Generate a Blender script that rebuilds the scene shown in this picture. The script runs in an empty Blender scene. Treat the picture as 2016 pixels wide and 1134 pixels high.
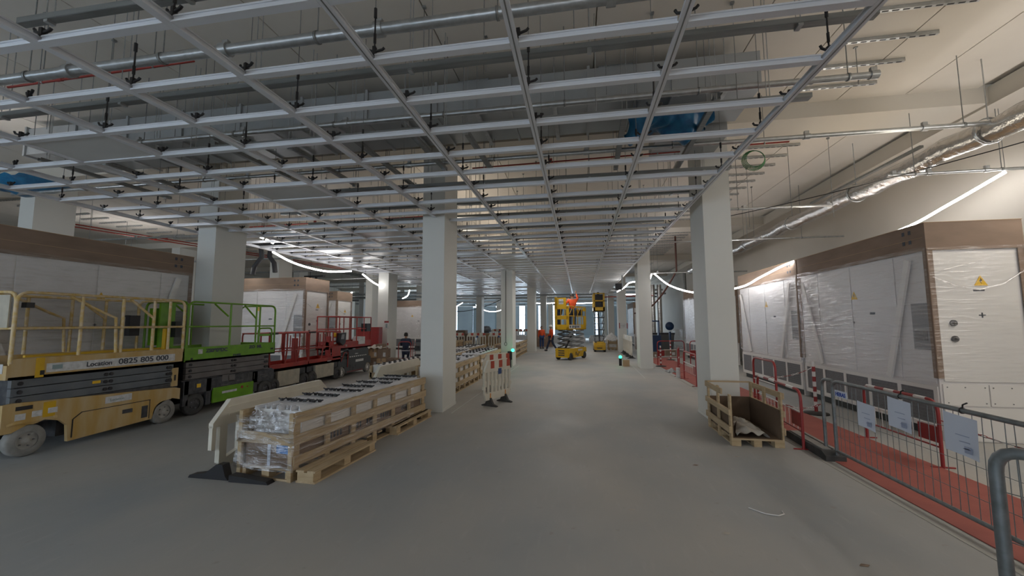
import bpy, math, random
from mathutils import Vector, Matrix
random.seed(7)
SC = bpy.context.scene
COL = SC.collection
R = math.radians
# ------------------------------------------------------------------ camera, world, exposure
cam_d = bpy.data.cameras.new('camera'); cam = bpy.data.objects.new('camera', cam_d); COL.objects.link(cam)
cam_d.sensor_width = 36.0; cam_d.lens = 36.0*781.1/2016; cam_d.clip_start = 0.05; cam_d.clip_end = 300
cy, sy, cp, sp = math.cos(.167436), math.sin(.167436), math.cos(.0880813), math.sin(.0880813)
fwd = Vector((-sy*cp, cy*cp, sp)); rt = Vector((cy, sy, 0)); up = rt.cross(fwd)
cr, sr = math.cos(-.003056), math.sin(-.003056)
rt, up = cr*rt+sr*up, -sr*rt+cr*up
cam.matrix_world = Matrix(((rt.x, up.x, -fwd.x, 0), (rt.y, up.y, -fwd.y, 0), (rt.z, up.z, -fwd.z, 1.7), (0, 0, 0, 1)))
SC.camera = cam
w = bpy.data.worlds.new('daylight'); SC.world = w; w.use_nodes = True
bg = w.node_tree.nodes['Background']; bg.inputs[0].default_value = (.62, .80, 1, 1); bg.inputs[1].default_value = 5.0
SC.view_settings.view_transform = 'Standard'; SC.view_settings.look = 'None'
SC.view_settings.exposure = 0.0; SC.view_settings.gamma = 1.0; SC.view_settings.use_curve_mapping = False
SC.cycles.max_bounces = 8; SC.cycles.transparent_max_bounces = 16; SC.cycles.sample_clamp_indirect = 4
SC.cycles.caustics_reflective = False; SC.cycles.caustics_refractive = False

def area(name, loc, rot, sx, sy_, power, col):
    d = bpy.data.lights.new(name, 'AREA'); d.shape = 'RECTANGLE'; d.size = sx; d.size_y = sy_; d.energy = power; d.color = col
    o = bpy.data.objects.new(name, d); o.location = loc; o.rotation_euler = rot; COL.objects.link(o); return o
# daylight through the far windows, and added fill lamps that brighten the hall
area('rear_fill', (-6, -5.6, 2.6), (R(90), 0, 0), 22, 3.6, 260, (.95, .97, 1))  # added weak fill from behind the camera
area('far_daylight', (-4, 45.2, 2.4), (R(-90), 0, 0), 34, 3.6, 1500, (.72, .86, 1))
area('right_fill', (6.7, 3.0, 3.9), (0, R(28), 0), .25, 7, 60, (1, .9, .76))  # added fill beside the right light rope, not a fitting
area('right_upper_fill', (5.0, 3.5, 3.95), (R(180), R(-8), 0), .3, 12, 42, (1, .90, .74))  # added upward fill to brighten the right ceiling
area('middle_fill', (-.6, 19, 3.6), (0, 0, 0), .3, 18, 150, (1, .96, .9))  # added fill to lighten the middle aisle and its columns
area('upper_fill', (-3.2, 15.5, 4.0), (R(180), 0, 0), .3, 13, 95, (1, .88, .74))  # added upward fill above the grid to brighten the slab
area('left_fill', (-10.5, 13, 3.5), (0, 0, 0), .3, 14, 70, (1, .96, .9))  # added fill over the left side, no fitting hangs here

# ------------------------------------------------------------------ materials
MATS = {}
def mat(name, c, rough=.5, metal=0., c2=None, scale=6., amt=1., bump=0., stretch=None, emit=0., spec=.5, alpha=None, detail=6., bscale=None):
    if name in MATS: return MATS[name]
    m = bpy.data.materials.new(name); MATS[name] = m; m.use_nodes = True
    nt = m.node_tree; b = nt.nodes['Principled BSDF']
    b.inputs['Base Color'].default_value = (*c, 1); b.inputs['Roughness'].default_value = rough
    b.inputs['Metallic'].default_value = metal; b.inputs['Specular IOR Level'].default_value = spec
    if emit:
        b.inputs['Emission Color'].default_value = (*c, 1); b.inputs['Emission Strength'].default_value = emit
    if c2 is not None or bump:
        tc = nt.nodes.new('ShaderNodeTexCoord'); mp = nt.nodes.new('ShaderNodeMapping')
        if stretch: mp.inputs['Scale'].default_value = stretch
        nt.links.new(tc.outputs['Object'], mp.inputs[0])
        n = nt.nodes.new('ShaderNodeTexNoise'); n.inputs['Scale'].default_value = scale; n.inputs['Detail'].default_value = detail
        nt.links.new(mp.outputs[0], n.inputs['Vector'])
        if c2 is not None:
            cr_ = nt.nodes.new('ShaderNodeValToRGB'); lo = .5-.22/amt; hi = .5+.22/amt
            cr_.color_ramp.elements[0].position = max(0, lo); cr_.color_ramp.elements[1].position = min(1, hi)
            cr_.color_ramp.elements[0].color = (*c, 1); cr_.color_ramp.elements[1].color = (*c2, 1)
            nt.links.new(n.outputs[0], cr_.inputs[0]); nt.links.new(cr_.outputs[0], b.inputs['Base Color'])
        if bump:
            n2 = n
            if bscale:
                n2 = nt.nodes.new('ShaderNodeTexNoise'); n2.inputs['Scale'].default_value = bscale; n2.inputs['Detail'].default_value = 4
                nt.links.new(mp.outputs[0], n2.inputs['Vector'])
            bp = nt.nodes.new('ShaderNodeBump'); bp.inputs['Strength'].default_value = bump; bp.inputs['Distance'].default_value = .02
            nt.links.new(n2.outputs[0], bp.inputs['Height']); nt.links.new(bp.outputs[0], b.inputs['Normal'])
    return m
CREAM = mat('cream_paint', (.56, .52, .45), .75, c2=(.62, .58, .51), scale=.6)
SLAB = mat('slab_paint', (.62, .575, .51), .8, c2=(.70, .655, .585), scale=.8, bump=.05)
COLM = mat('column_paint', (.62, .62, .58), .6, c2=(.68, .68, .64), scale=.7)
GALV = mat('galvanised_steel', (.40, .42, .43), .32, .85, c2=(.54, .56, .57), scale=14, bump=.05)
DULL = mat('dull_steel', (.22, .235, .235), .45, .7, c2=(.30, .31, .31), scale=8, stretch=(.3, 3, 3))
DUCT = mat('duct_sheet', (.36, .385, .40), .42, .6, c2=(.42, .44, .45), scale=2)
ALU = mat('white_aluminium', (.74, .76, .80), .32, .15, c2=(.68, .70, .74), scale=2)
TILE = mat('tile_white', (.60, .60, .59), .6, c2=(.64, .64, .63), scale=3)
TILEM = mat('tile_metal', (.58, .58, .58), .28, .6, c2=(.64, .64, .64), scale=3)
BLACK = mat('black_plastic', (.015, .015, .018), .5)
RUBB = mat('dark_rubber', (.035, .035, .035), .8, c2=(.07, .068, .065), scale=9)
GRUB = mat('dusty_tyre', (.20, .195, .185), .85, c2=(.30, .29, .27), scale=10, bump=.1)
HUBW = mat('hub_pale', (.40, .39, .36), .7, c2=(.28, .27, .25), scale=9)
WOOD = mat('pallet_wood', (.38, .275, .15), .8, c2=(.52, .40, .25), scale=3, stretch=(1.2, 1.2, 8), bump=.15)
WOODY = mat('pallet_wood_along', (.37, .27, .155), .8, c2=(.53, .41, .26), scale=3, stretch=(8, .8, 8), bump=.15)
WOODX = mat('pallet_wood_across', (.37, .27, .16), .8, c2=(.51, .39, .25), scale=3, stretch=(.8, 8, 8), bump=.15)
CARD = mat('cardboard', (.205, .145, .105), .8, c2=(.26, .185, .135), scale=2, stretch=(1, 1, 3))
CARDD = mat('dark_cardboard', (.10, .065, .04), .85, c2=(.14, .09, .055), scale=3)
CARDL = mat('pale_cardboard', (.40, .27, .15), .8, c2=(.46, .32, .19), scale=4)
CABW = mat('cabinet_white', (.64, .62, .61), .35, c2=(.70, .68, .67), scale=1.2)
CABF = mat('cabinet_frame', (.72, .70, .67), .4)
GRIL = mat('grille_dark', (.12, .12, .125), .5, c2=(.17, .17, .18), scale=40)
PLIN = mat('plinth_black', (.03, .035, .035), .5)
PANG = mat('panel_grey', (.23, .23, .24), .4)
YSIGN = mat('warning_yellow', (.80, .48, .02), .5)
WPLAST = mat('barrier_white', (.72, .68, .58), .45, c2=(.64, .60, .50), scale=4)
REDM = mat('red_enamel', (.34, .028, .028), .4, c2=(.24, .03, .03), scale=8)
REDL = mat('red_lift_paint', (.40, .035, .022), .45, c2=(.26, .03, .025), scale=5)
WHITEM = mat('white_enamel', (.72, .70, .68), .4)
YELD = mat('dusty_yellow_paint', (.53, .40, .22), .6, c2=(.48, .30, .08), scale=2.2, stretch=(3, 3, .7), amt=1.3, bump=.05)
YEL = mat('yellow_paint', (.68, .42, .012), .4, c2=(.58, .33, .01), scale=4)
YELRAIL = mat('worn_yellow_rail', (.52, .35, .10), .55, c2=(.60, .48, .32), scale=14, amt=1.5)
GREEN = mat('green_paint', (.16, .36, .012), .4, c2=(.11, .26, .012), scale=5)
GREY1 = mat('scissor_grey', (.10, .115, .13), .5, c2=(.14, .15, .16), scale=6)
GREY2 = mat('scissor_warm_grey', (.11, .10, .095), .5, c2=(.15, .14, .135), scale=6)
DARK = mat('dark_chassis', (.028, .03, .036), .55, c2=(.07, .07, .075), scale=11, amt=1.6)
CHAR = mat('charcoal_paint', (.06, .066, .07), .5)
BEIGE = mat('beige_cover', (.48, .44, .34), .55, c2=(.36, .33, .27), scale=7)
STEELG = mat('scissor_steel', (.34, .36, .38), .4, .4, c2=(.26, .28, .30), scale=6)
FENCE = mat('fence_zinc', (.16, .18, .19), .42, .6, c2=(.25, .275, .29), scale=18)
PAPER = mat('paper_white', (.66, .70, .80), .7)
INK = mat('printed_ink', (.05, .06, .08), .6)
INKB = mat('blue_ink', (.03, .08, .35), .6)
INKW = mat('white_print', (.75, .75, .72), .5)
STICK = mat('sticker_white', (.66, .66, .66), .5, c2=(.50, .50, .49), scale=18, amt=1.5)
BLUEF = mat('blue_film', (.008, .08, .20), .3, c2=(.015, .17, .34), scale=9, bump=.4)
FOIL = mat('foil_wrap', (.66, .64, .62), .24, .9, c2=(.5, .49, .48), scale=7, bump=.9, bscale=11)
REDP = mat('red_pipe', (.30, .03, .02), .45)
REDC = mat('red_walkway', (.36, .10, .078), .8, c2=(.29, .078, .062), scale=3.2, bump=.1, bscale=60)
GRNC = mat('green_cable', (.02, .17, .04), .45)
CABLE = mat('black_cable', (.02, .02, .02), .5)
BROWNH = mat('brown_hose', (.10, .04, .03), .5)
LED = mat('led_rope', (1, .97, .96), .5, emit=26)
LEDB = mat('lamp_blue', (.55, .65, 1), .5, emit=30)
GLED = mat('green_lamp', (.02, 1, .35), .5, emit=8)
ORNG = mat('orange_vest', (.75, .09, .015), .7, c2=(.6, .06, .012), scale=8)
NAVY = mat('navy_cloth', (.02, .03, .06), .8, c2=(.035, .05, .09), scale=8)
SKIN = mat('skin', (.42, .22, .14), .6)
HAIR = mat('dark_hair', (.02, .015, .012), .7)
CLOTH = mat('off_white_sheet', (.50, .47, .42), .85, c2=(.40, .37, .32), scale=6)
BLUEM = mat('blue_machine', (.012, .04, .11), .45)
GREYM = mat('grey_machine', (.16, .17, .17), .5)
CONC = mat('concrete_strip', (.36, .35, .32), .8, c2=(.42, .41, .38), scale=3)
FLINE = mat('pale_line', (.52, .54, .50), .6)
GLASSB = mat('blue_panel', (.40, .55, .66), .3, c2=(.50, .64, .74), scale=.7)

def film_mat(name, dens, col=(.9, .9, .92), scale=3., stretch=(1, 1, 9)):
    m = bpy.data.materials.new(name); m.use_nodes = True; nt = m.node_tree
    nt.nodes.remove(nt.nodes['Principled BSDF']); out = nt.nodes['Material Output']
    tr = nt.nodes.new('ShaderNodeBsdfTransparent'); gl = nt.nodes.new('ShaderNodeBsdfGlossy'); gl.inputs['Roughness'].default_value = .16
    gl.inputs['Color'].default_value = (*col, 1)
    mx = nt.nodes.new('ShaderNodeMixShader'); tc = nt.nodes.new('ShaderNodeTexCoord'); mp = nt.nodes.new('ShaderNodeMapping')
    mp.inputs['Scale'].default_value = stretch; nt.links.new(tc.outputs['Object'], mp.inputs[0])
    n = nt.nodes.new('ShaderNodeTexNoise'); n.inputs['Scale'].default_value = scale; n.inputs['Detail'].default_value = 5
    nt.links.new(mp.outputs[0], n.inputs['Vector'])
    rp = nt.nodes.new('ShaderNodeMapRange'); rp.inputs[1].default_value = .42; rp.inputs[2].default_value = .72
    rp.inputs[3].default_value = dens*.35; rp.inputs[4].default_value = dens*2.2
    nt.links.new(n.outputs[0], rp.inputs[0]); nt.links.new(rp.outputs[0], mx.inputs[0])
    bp = nt.nodes.new('ShaderNodeBump'); bp.inputs['Strength'].default_value = 1; bp.inputs['Distance'].default_value = .04
    nt.links.new(n.outputs[0], bp.inputs['Height']); nt.links.new(bp.outputs[0], gl.inputs['Normal'])
    nt.links.new(tr.outputs[0], mx.inputs[1]); nt.links.new(gl.outputs[0], mx.inputs[2]); nt.links.new(mx.outputs[0], out.inputs[0])
    return m
FILM = film_mat('stretch_film', .16)
FILML = film_mat('stretch_film_light', .07)
FILMH = film_mat('stretch_film_heavy', .26, scale=5, stretch=(1, 1, 4))

# floor: brushed concrete with scuffs
def floor_mat():
    m = bpy.data.materials.new('polished_concrete'); m.use_nodes = True; nt = m.node_tree; b = nt.nodes['Principled BSDF']
    tc = nt.nodes.new('ShaderNodeTexCoord')
    def noise(s, st, d=8):
        mp = nt.nodes.new('ShaderNodeMapping'); mp.inputs['Scale'].default_value = st; nt.links.new(tc.outputs['Object'], mp.inputs[0])
        n = nt.nodes.new('ShaderNodeTexNoise'); n.inputs['Scale'].default_value = s; n.inputs['Detail'].default_value = d
        nt.links.new(mp.outputs[0], n.inputs['Vector']); return n
    def ramp(n, a, b_, ca, cb):
        r_ = nt.nodes.new('ShaderNodeValToRGB'); r_.color_ramp.elements[0].position = a; r_.color_ramp.elements[1].position = b_
        r_.color_ramp.elements[0].color = (*ca, 1); r_.color_ramp.elements[1].color = (*cb, 1); nt.links.new(n.outputs[0], r_.inputs[0]); return r_
    a = ramp(noise(.55, (1.0, .6, 1)), .33, .67, (.31, .325, .33), (.43, .405, .365))
    s = ramp(noise(7, (2.2, .45, 1)), .58, .82, (0, 0, 0), (1, 1, 1))
    d = ramp(noise(9, (1, 1, 1)), .66, .74, (0, 0, 0), (1, 1, 1))
    mx = nt.nodes.new('ShaderNodeMixRGB'); nt.links.new(a.outputs[0], mx.inputs[1]); mx.inputs[2].default_value = (.50, .49, .47, 1)
    mu = nt.nodes.new('ShaderNodeMath'); mu.operation = 'MULTIPLY'; mu.inputs[1].default_value = .28
    nt.links.new(s.outputs[0], mu.inputs[0]); nt.links.new(mu.outputs[0], mx.inputs[0])
    mx2 = nt.nodes.new('ShaderNodeMixRGB'); nt.links.new(mx.outputs[0], mx2.inputs[1]); mx2.inputs[2].default_value = (.30, .27, .23, 1)
    mu2 = nt.nodes.new('ShaderNodeMath'); mu2.operation = 'MULTIPLY'; mu2.inputs[1].default_value = .5
    nt.links.new(d.outputs[0], mu2.inputs[0]); nt.links.new(mu2.outputs[0], mx2.inputs[0])
    nt.links.new(mx2.outputs[0], b.inputs['Base Color'])
    r2 = ramp(noise(1.2, (1, 1, 1)), .3, .7, (.54,)*3, (.7,)*3); nt.links.new(r2.outputs[0], b.inputs['Roughness'])
    bp = nt.nodes.new('ShaderNodeBump'); bp.inputs['Strength'].default_value = .05; bp.inputs['Distance'].default_value = .01
    nt.links.new(noise(30, (1, 1, 1)).outputs[0], bp.inputs['Height']); nt.links.new(bp.outputs[0], b.inputs['Normal'])
    return m
FLOOR = floor_mat()

# ------------------------------------------------------------------ mesh helpers
class MB:
    def __init__(s): s.v = []; s.f = []; s.sm = []
    def add(s, vs, fs, smooth=False):
        k = len(s.v); s.v += [tuple(p) for p in vs]
        s.f += [tuple(i+k for i in f) for f in fs]; s.sm += [smooth]*len(fs); return s
    def box(s, x0, x1, y0, y1, z0, z1):
        v = [(x, y, z) for z in (z0, z1) for x, y in ((x0, y0), (x1, y0), (x1, y1), (x0, y1))]
        return s.add(v, [(3, 2, 1, 0), (4, 5, 6, 7), (0, 1, 5, 4), (1, 2, 6, 5), (2, 3, 7, 6), (3, 0, 4, 7)])
    def beam(s, a, b, w_, h, upv=(0, 0, 1)):
        a = Vector(a); b = Vector(b); d = (b-a).normalized(); u = Vector(upv)
        if abs(d.dot(u)) > .98: u = Vector((0, 1, 0))
        x = d.cross(u).normalized(); u = x.cross(d).normalized()
        v = [p+x*i*w_/2+u*j*h/2 for p in (a, b) for i, j in ((-1, -1), (1, -1), (1, 1), (-1, 1))]
        return s.add(v, [(0, 1, 2, 3), (7, 6, 5, 4), (0, 4, 5, 1), (1, 5, 6, 2), (2, 6, 7, 3), (3, 7, 4, 0)])
    def tube(s, pts, r, n=8, closed=False):
        P = [Vector(p) for p in pts]; m = len(P); rs = r if isinstance(r, (list, tuple)) else [r]*m
        T = []
        for i in range(m):
            if closed: t = P[(i+1) % m]-P[i-1]
            else: t = P[min(i+1, m-1)]-P[max(i-1, 0)]
            T.append(t.normalized())
        u = T[0].orthogonal().normalized(); rings = []
        for i in range(m):
            u = (u-T[i]*u.dot(T[i])).normalized(); x = T[i].cross(u)
            rings.append([P[i]+(u*math.cos(2*math.pi*k/n)+x*math.sin(2*math.pi*k/n))*rs[i] for k in range(n)])
        vs = [p for g in rings for p in g]; fs = []
        for i in range(m if closed else m-1):
            j = (i+1) % m
            for k in range(n): fs.append((i*n+k, i*n+(k+1) % n, j*n+(k+1) % n, j*n+k))
        s.add(vs, fs, True)
        if not closed: s.add(rings[0], [tuple(range(n))[::-1]]); s.add(rings[-1], [tuple(range(n))])
        return s
    def cyl(s, a, b, r, n=16, r2=None): return s.tube([a, b], [r, r if r2 is None else r2], n)
    def lathe(s, prof, c, axis='z', n=20):
        vs = []
        for r_, h in prof:
            for k in range(n):
                a = 2*math.pi*k/n; p = (r_*math.cos(a), r_*math.sin(a), h)
                if axis == 'x': p = (p[2], p[0], p[1])
                if axis == 'y': p = (p[0], p[2], p[1])
                vs.append((p[0]+c[0], p[1]+c[1], p[2]+c[2]))
        fs = [(i*n+k, i*n+(k+1) % n, (i+1)*n+(k+1) % n, (i+1)*n+k) for i in range(len(prof)-1) for k in range(n)]
        s.add(vs, fs, True); return s
    def prism(s, poly, x0, x1, axis='x'):
        n = len(poly)
        def P(a, b, t): return (t, a, b) if axis == 'x' else ((a, t, b) if axis == 'y' else (a, b, t))
        v = [P(a, b, x0) for a, b in poly]+[P(a, b, x1) for a, b in poly]
        f = [tuple(range(n))[::-1], tuple(range(n, 2*n))]+[(i, (i+1) % n, (i+1) % n+n, i+n) for i in range(n)]
        return s.add(v, f)
    def sheet(s, fn, nu, nv, smooth=True):
        v = [fn(i/nu, j/nv) for j in range(nv+1) for i in range(nu+1)]
        f = [(j*(nu+1)+i, j*(nu+1)+i+1, (j+1)*(nu+1)+i+1, (j+1)*(nu+1)+i) for j in range(nv) for i in range(nu)]
        return s.add(v, f, smooth)
    def mesh(s, name, m):
        me = bpy.data.meshes.new(name); me.from_pydata(s.v, [], s.f)
        me.polygons.foreach_set('use_smooth', s.sm); me.materials.append(m); me.update(); return me
    def build(s, name, m, parent=None, world=False):
        me = s.mesh(name, m)
        if world and parent is not None:
            me.transform(Matrix.Translation(-parent.location))
        return inst(me, name, parent)
def inst(me, name, parent=None, loc=None, rot=None):
    o = bpy.data.objects.new(name, me); COL.objects.link(o)
    if parent is not None: o.parent = parent
    if loc is not None: o.location = loc
    if rot is not None: o.rotation_euler = rot
    return o
def tag(o, label=None, cat=None, group=None, kind=None):
    if label: o['label'] = label
    if cat: o['category'] = cat
    if group: o['group'] = group
    if kind: o['kind'] = kind
    return o
def root(name, loc, label, cat, rz=0, group=None):
    o = bpy.data.objects.new(name, None); COL.objects.link(o); o.location = loc; o.rotation_euler = (0, 0, rz); o.empty_display_size = .2
    return tag(o, label, cat, group)
def struct(name, mb, m, parent=None):
    o = mb.build(name, m, parent)
    if parent is None: o['kind'] = 'structure'
    return o
def kids(o): return [c for c in o.children]
def copy_tree(o, parent=None, loc=None, rz=None, label=None):
    c = o.copy(); COL.objects.link(c)
    if parent is not None: c.parent = parent
    if loc is not None: c.location = loc
    if rz is not None: c.rotation_euler = (0, 0, rz)
    if label: c['label'] = label
    for ch in kids(o): copy_tree(ch, c)
    return c
def text(s, size, m, parent, loc, rot, name='lettering', bold=0., sx=1.):
    d = bpy.data.curves.new(name, 'FONT'); d.body = s; d.size = size; d.extrude = .0015; d.offset = bold; d.materials.append(m)
    o = bpy.data.objects.new(name, d); COL.objects.link(o); dg = bpy.context.evaluated_depsgraph_get()
    me = bpy.data.meshes.new_from_object(o.evaluated_get(dg)); bpy.data.objects.remove(o); me.name = name
    if not me.materials: me.materials.append(m)
    o = inst(me, name, parent, loc, rot); o.scale = (sx, 1, 1); return o
FX = (R(90), 0, R(90)); FY = (R(90), 0, 0); FNX = (R(90), 0, R(-90))
def rounded(pts, r, n=5):
    P = [Vector(p) for p in pts]; out = [P[0]]
    for i in range(1, len(P)-1):
        a = (P[i-1]-P[i]); b = (P[i+1]-P[i]); q = min(r, a.length*.49, b.length*.49); a.normalize(); b.normalize()
        for k in range(n+1):
            t = k/n; out.append((1-t)**2*(P[i]+a*q)+2*t*(1-t)*P[i]+t*t*(P[i]+b*q))
    out.append(P[-1]); return out
def sag(a, b, d, n=14):
    a = Vector(a); b = Vector(b)
    return [a.lerp(b, t/n)-Vector((0, 0, 4*d*(t/n)*(1-t/n))) for t in range(n+1)]

# ------------------------------------------------------------------ structure
ZC = 5.55; XR = 7.35; XL = -26.0; YB = -6.0; YF = 46.0
struct('floor', MB().box(XL-.3, XR+.3, YB-.3, YF+.3, -.2, 0), FLOOR)
struct('wall_right', MB().box(XR, XR+.25, YB, YF, 0, ZC), CREAM)
struct('wall_left', MB().box(XL-.25, XL, YB, YF, 0, ZC), CREAM)
struct('trim_1', MB().box(6.7, XR, YB, YF, 5.24, ZC), CREAM)
# ceiling: precast strips between the cross beams
ceil = struct('ceiling', MB().box(XL, XR, YB, YF, ZC+.06, ZC+.3), SLAB)
ROWY = [7.45+8.13*k for k in range(-1, 5)]
bays = [(YB, ROWY[0])]+[(ROWY[i]+.84, ROWY[i+1]) for i in range(5)]+[(ROWY[5]+.84, YF)]
for (y0, y1) in bays:
    if y1-y0 < .5: continue
    me = MB().box(.008, 1.042, 0, y1-y0, 0, .07).mesh('ceiling_panel', SLAB)
    for k in range(32): inst(me, 'ceiling_panel', ceil, (6.58-1.05*(k+1)+1.05*0, y0, ZC))
for i, y in enumerate(ROWY):
    struct('trim_%d' % (i+2), MB().box(XL, XR, y, y+.84, 5.28, ZC+.05), CREAM)
# end walls with tall windows
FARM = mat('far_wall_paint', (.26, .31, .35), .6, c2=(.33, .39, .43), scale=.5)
def window_wall(name, y0, y1, wins, z0, z1, m=CREAM):
    mb = MB(); x = XL
    for a, b in wins:
        mb.box(x, a, y0, y1, 0, ZC); mb.box(a, b, y0, y1, 0, z0); mb.box(a, b, y0, y1, z1, ZC); x = b
    mb.box(x, XR, y0, y1, 0, ZC); struct(name, mb, m)
def pane_mat():
    m = bpy.data.materials.new('window_glass'); m.use_nodes = True; nt = m.node_tree; nt.nodes.remove(nt.nodes['Principled BSDF'])
    tr = nt.nodes.new('ShaderNodeBsdfTransparent'); gl = nt.nodes.new('ShaderNodeBsdfGlossy'); gl.inputs['Roughness'].default_value = .03
    mx = nt.nodes.new('ShaderNodeMixShader'); mx.inputs[0].default_value = .07
    nt.links.new(tr.outputs[0], mx.inputs[1]); nt.links.new(gl.outputs[0], mx.inputs[2]); nt.links.new(mx.outputs[0], nt.nodes['Material Output'].inputs[0]); return m
GLASS = pane_mat()
wf = [(-22, -20.6), (-19.2, -18), (-15.4, -14.4), (-12.6, -11.2), (-9.8, -8.8), (-7.0, -6.2), (-4.75, -3.85), (-3.45, -2.75), (-.75, -.4), (1.75, 2.1), (4.2, 5.2)]
window_wall('wall_far', YF, YF+.3, wf, .3, 3.9, FARM)
n_ = 1
for a, b in wf:
    f_ = MB().box(a, a+.06, YF+.05, YF+.15, .3, 3.9).box(b-.06, b, YF+.05, YF+.15, .3, 3.9).box(a, b, YF+.05, YF+.15, .3, .36).box(a, b, YF+.05, YF+.15, 3.84, 3.9).box(a, b, YF+.05, YF+.15, 2.6, 2.65)
    wo = struct('window_%d' % n_, f_, CHAR); n_ += 1
    MB().box(a+.06, b-.06, YF+.09, YF+.1, .36, 3.84).build('pane', GLASS, wo)
wr = [(-24, -18), (-16, -10), (-8, -2)]
window_wall('wall_rear', YB-.3, YB, wr, .9, 3.6)
for a, b in wr:
    f_ = MB().box(a, b, YB-.2, YB-.1, .9, .97).box(a, b, YB-.2, YB-.1, 3.53, 3.6).box(a, a+.07, YB-.2, YB-.1, .9, 3.6).box(b-.07, b, YB-.2, YB-.1, .9, 3.6)
    wo = struct('window_%d' % n_, f_, CHAR); n_ += 1
    MB().box(a+.07, b-.07, YB-.16, YB-.15, .97, 3.53).build('pane', GLASS, wo)

# columns
colme = MB().box(-.23, .23, 0, .82, 0, 5.29).mesh('column', COLM)
ci = 0
for j, y in enumerate(ROWY):
    for x in (2.45, -2.85, -8.15, -13.4, -18.7, -24.0):
        o = inst(colme, 'column', None, (x, y, 0)); o['kind'] = 'structure'
# shallow base skirts on the near pair, cable groove on the next left column
for x, y in ((-2.85, 7.45), (2.45, 7.45), (-2.85, 15.58)):
    struct('trim_%d' % (10+ci), MB().box(x-.24, x+.24, y-.01, y+.83, 0, .05), COLM); ci += 1
# red walkway strip with pale edge, chalk lines
tag(MB().box(3.05, 4.13, -3, 20.2, .001, .008).build('walkway_strip', REDC), 'long red floor strip marking the walkway behind the mesh fence', 'walkway', kind='structure')
for i, (a, b) in enumerate((((1.95, 12.8), (2.18, 25)), ((-2.42, 7.4), (-2.42, 16.0)))):
    tag(MB().beam((a[0], a[1], .002), (b[0], b[1], .002), .02, .003).build('trim_%d' % (20+i), FLINE), kind='structure')
tag(MB().box(2.9, 2.93, 3, 22, .001, .004).build('trim_22', CONC), kind='structure')

# ------------------------------------------------------------------ suspended ceiling grid
GX = [2.01, .76, -.45, -1.63, -2.82, -4.0, -5.2, -6.4, -7.6, -8.8]
GY = [-.28+.62*k for k in range(48)]; GZ = 3.81
grid = root('ceiling_grid', (-3.4, 14, GZ), 'white metal suspended ceiling grid hanging open over the whole hall', 'ceiling grid')
W0 = grid.location
def tprof(L):   # along y: flat flange with web and bulb
    return MB().box(-.032, .032, 0, L, 0, .014).box(-.012, .012, 0, L, .014, .05).box(-.02, .02, 0, L, .05, .062)
Lr = GY[-1]-GY[0]
me = tprof(Lr).mesh('main_runner', ALU)
for x in GX: inst(me, 'main_runner', grid, Vector((x, GY[0], GZ))-W0)
# dark slot in each runner
me = MB().box(-.005, .005, 0, Lr, -.002, .001).mesh('runner_slot', DULL)
for x in GX[:4]: inst(me, 'runner_slot', grid, Vector((x, GY[0], GZ))-W0)
def cross(L): return MB().box(.034, L-.034, -.032, .032, 0, .014).box(.034, L-.034, -.012, .012, .014, .05).box(.034, L-.034, -.02, .02, .05, .062)
cache = {}
stuff = MB()
for j, y in enumerate(GY):
    for i in range(9):
        x0, x1 = GX[i+1], GX[i]; L = round(x1-x0, 3)
        if j < 32:
            if L not in cache: cache[L] = cross(L).mesh('cross_tee', ALU)
            inst(cache[L], 'cross_tee', grid, Vector((x0, y, GZ))-W0)
        else:
            stuff.box(x0+.034, x1-.034, y-.032, y+.032, GZ, GZ+.014); stuff.box(x0+.034, x1-.034, y-.012, y+.012, GZ+.014, GZ+.05)
o = stuff.build('far_cross_tees', ALU, grid, True); o['kind'] = 'stuff'
# clips and rods at the crossings
clipme = MB().tube([(-.075, 0, .128), (-.062, 0, .102), (0, 0, .085), (.062, 0, .102), (.078, 0, .118)], .0115, 6).box(-.014, .014, -.016, .016, .06, .125).mesh('hanger_clip', BLACK)
rodme = MB().tube([(0, 0, .1), (0, 0, .44)], .007, 6).tube([(0, 0, .16), (0, 0, .24)], .012, 6).tube([(0, 0, .38), (0, 0, .46)], .014, 6).mesh('hanger_clip_stem', BLACK)
wireme = MB().tube([(0, 0, .4), (0, 0, ZC-GZ)], .004, 5).mesh('hanger_rod', DULL)
nclip = 0; st = MB()
for j, y in enumerate(GY):
    for i, x in enumerate(GX):
        p = Vector((x+.03, y-.01, GZ))-W0
        if j < 27:
            c = inst(clipme, 'hanger_clip', grid, p, (0, 0, random.uniform(-.3, .3)))
            if (i+j) % 2 == 0:
                inst(rodme, 'clip_stem', c); inst(wireme, 'hanger_rod', c)
        else:
            q = Vector((x, y, GZ)); st.box(q.x-.05, q.x+.05, q.y, q.y+.03, q.z+.05, q.z+.1)
            if (i+j) % 2 == 0: st.box(q.x-.008, q.x+.008, q.y, q.y+.016, q.z+.1, q.z+.6)
o = st.build('far_hanger_clips', BLACK, grid, True); o['kind'] = 'stuff'
# tiles
def tile(i, j, m=TILE):
    x0, x1 = GX[i+1]+.03, GX[i]-.03
    MB().box(x0, x1, GY[j]+.03, GY[j+1]-.03, GZ+.014, GZ+.03).build('ceiling_tile', m, grid, True)
tile(6, 6); tile(5, 9); tile(5, 10)
for (i, j) in ((6, 16), (7, 17), (6, 18), (5, 14), (5, 15), (4, 17), (5, 18), (7, 19), (4, 19), (3, 20), (6, 21), (5, 21)): tile(i, j, TILEM)
for j in range(20, 47):
    for i in range(0, 9):
        pr = .97 if (i < 4 and j > 23) else (.55 if i < 4 else (.4 if j > 24 else .12))
        if random.random() < pr and not (i, j) in ((3, 20), (5, 21), (6, 21)): tile(i, j, TILEM if i >= 4 else TILE)

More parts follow.
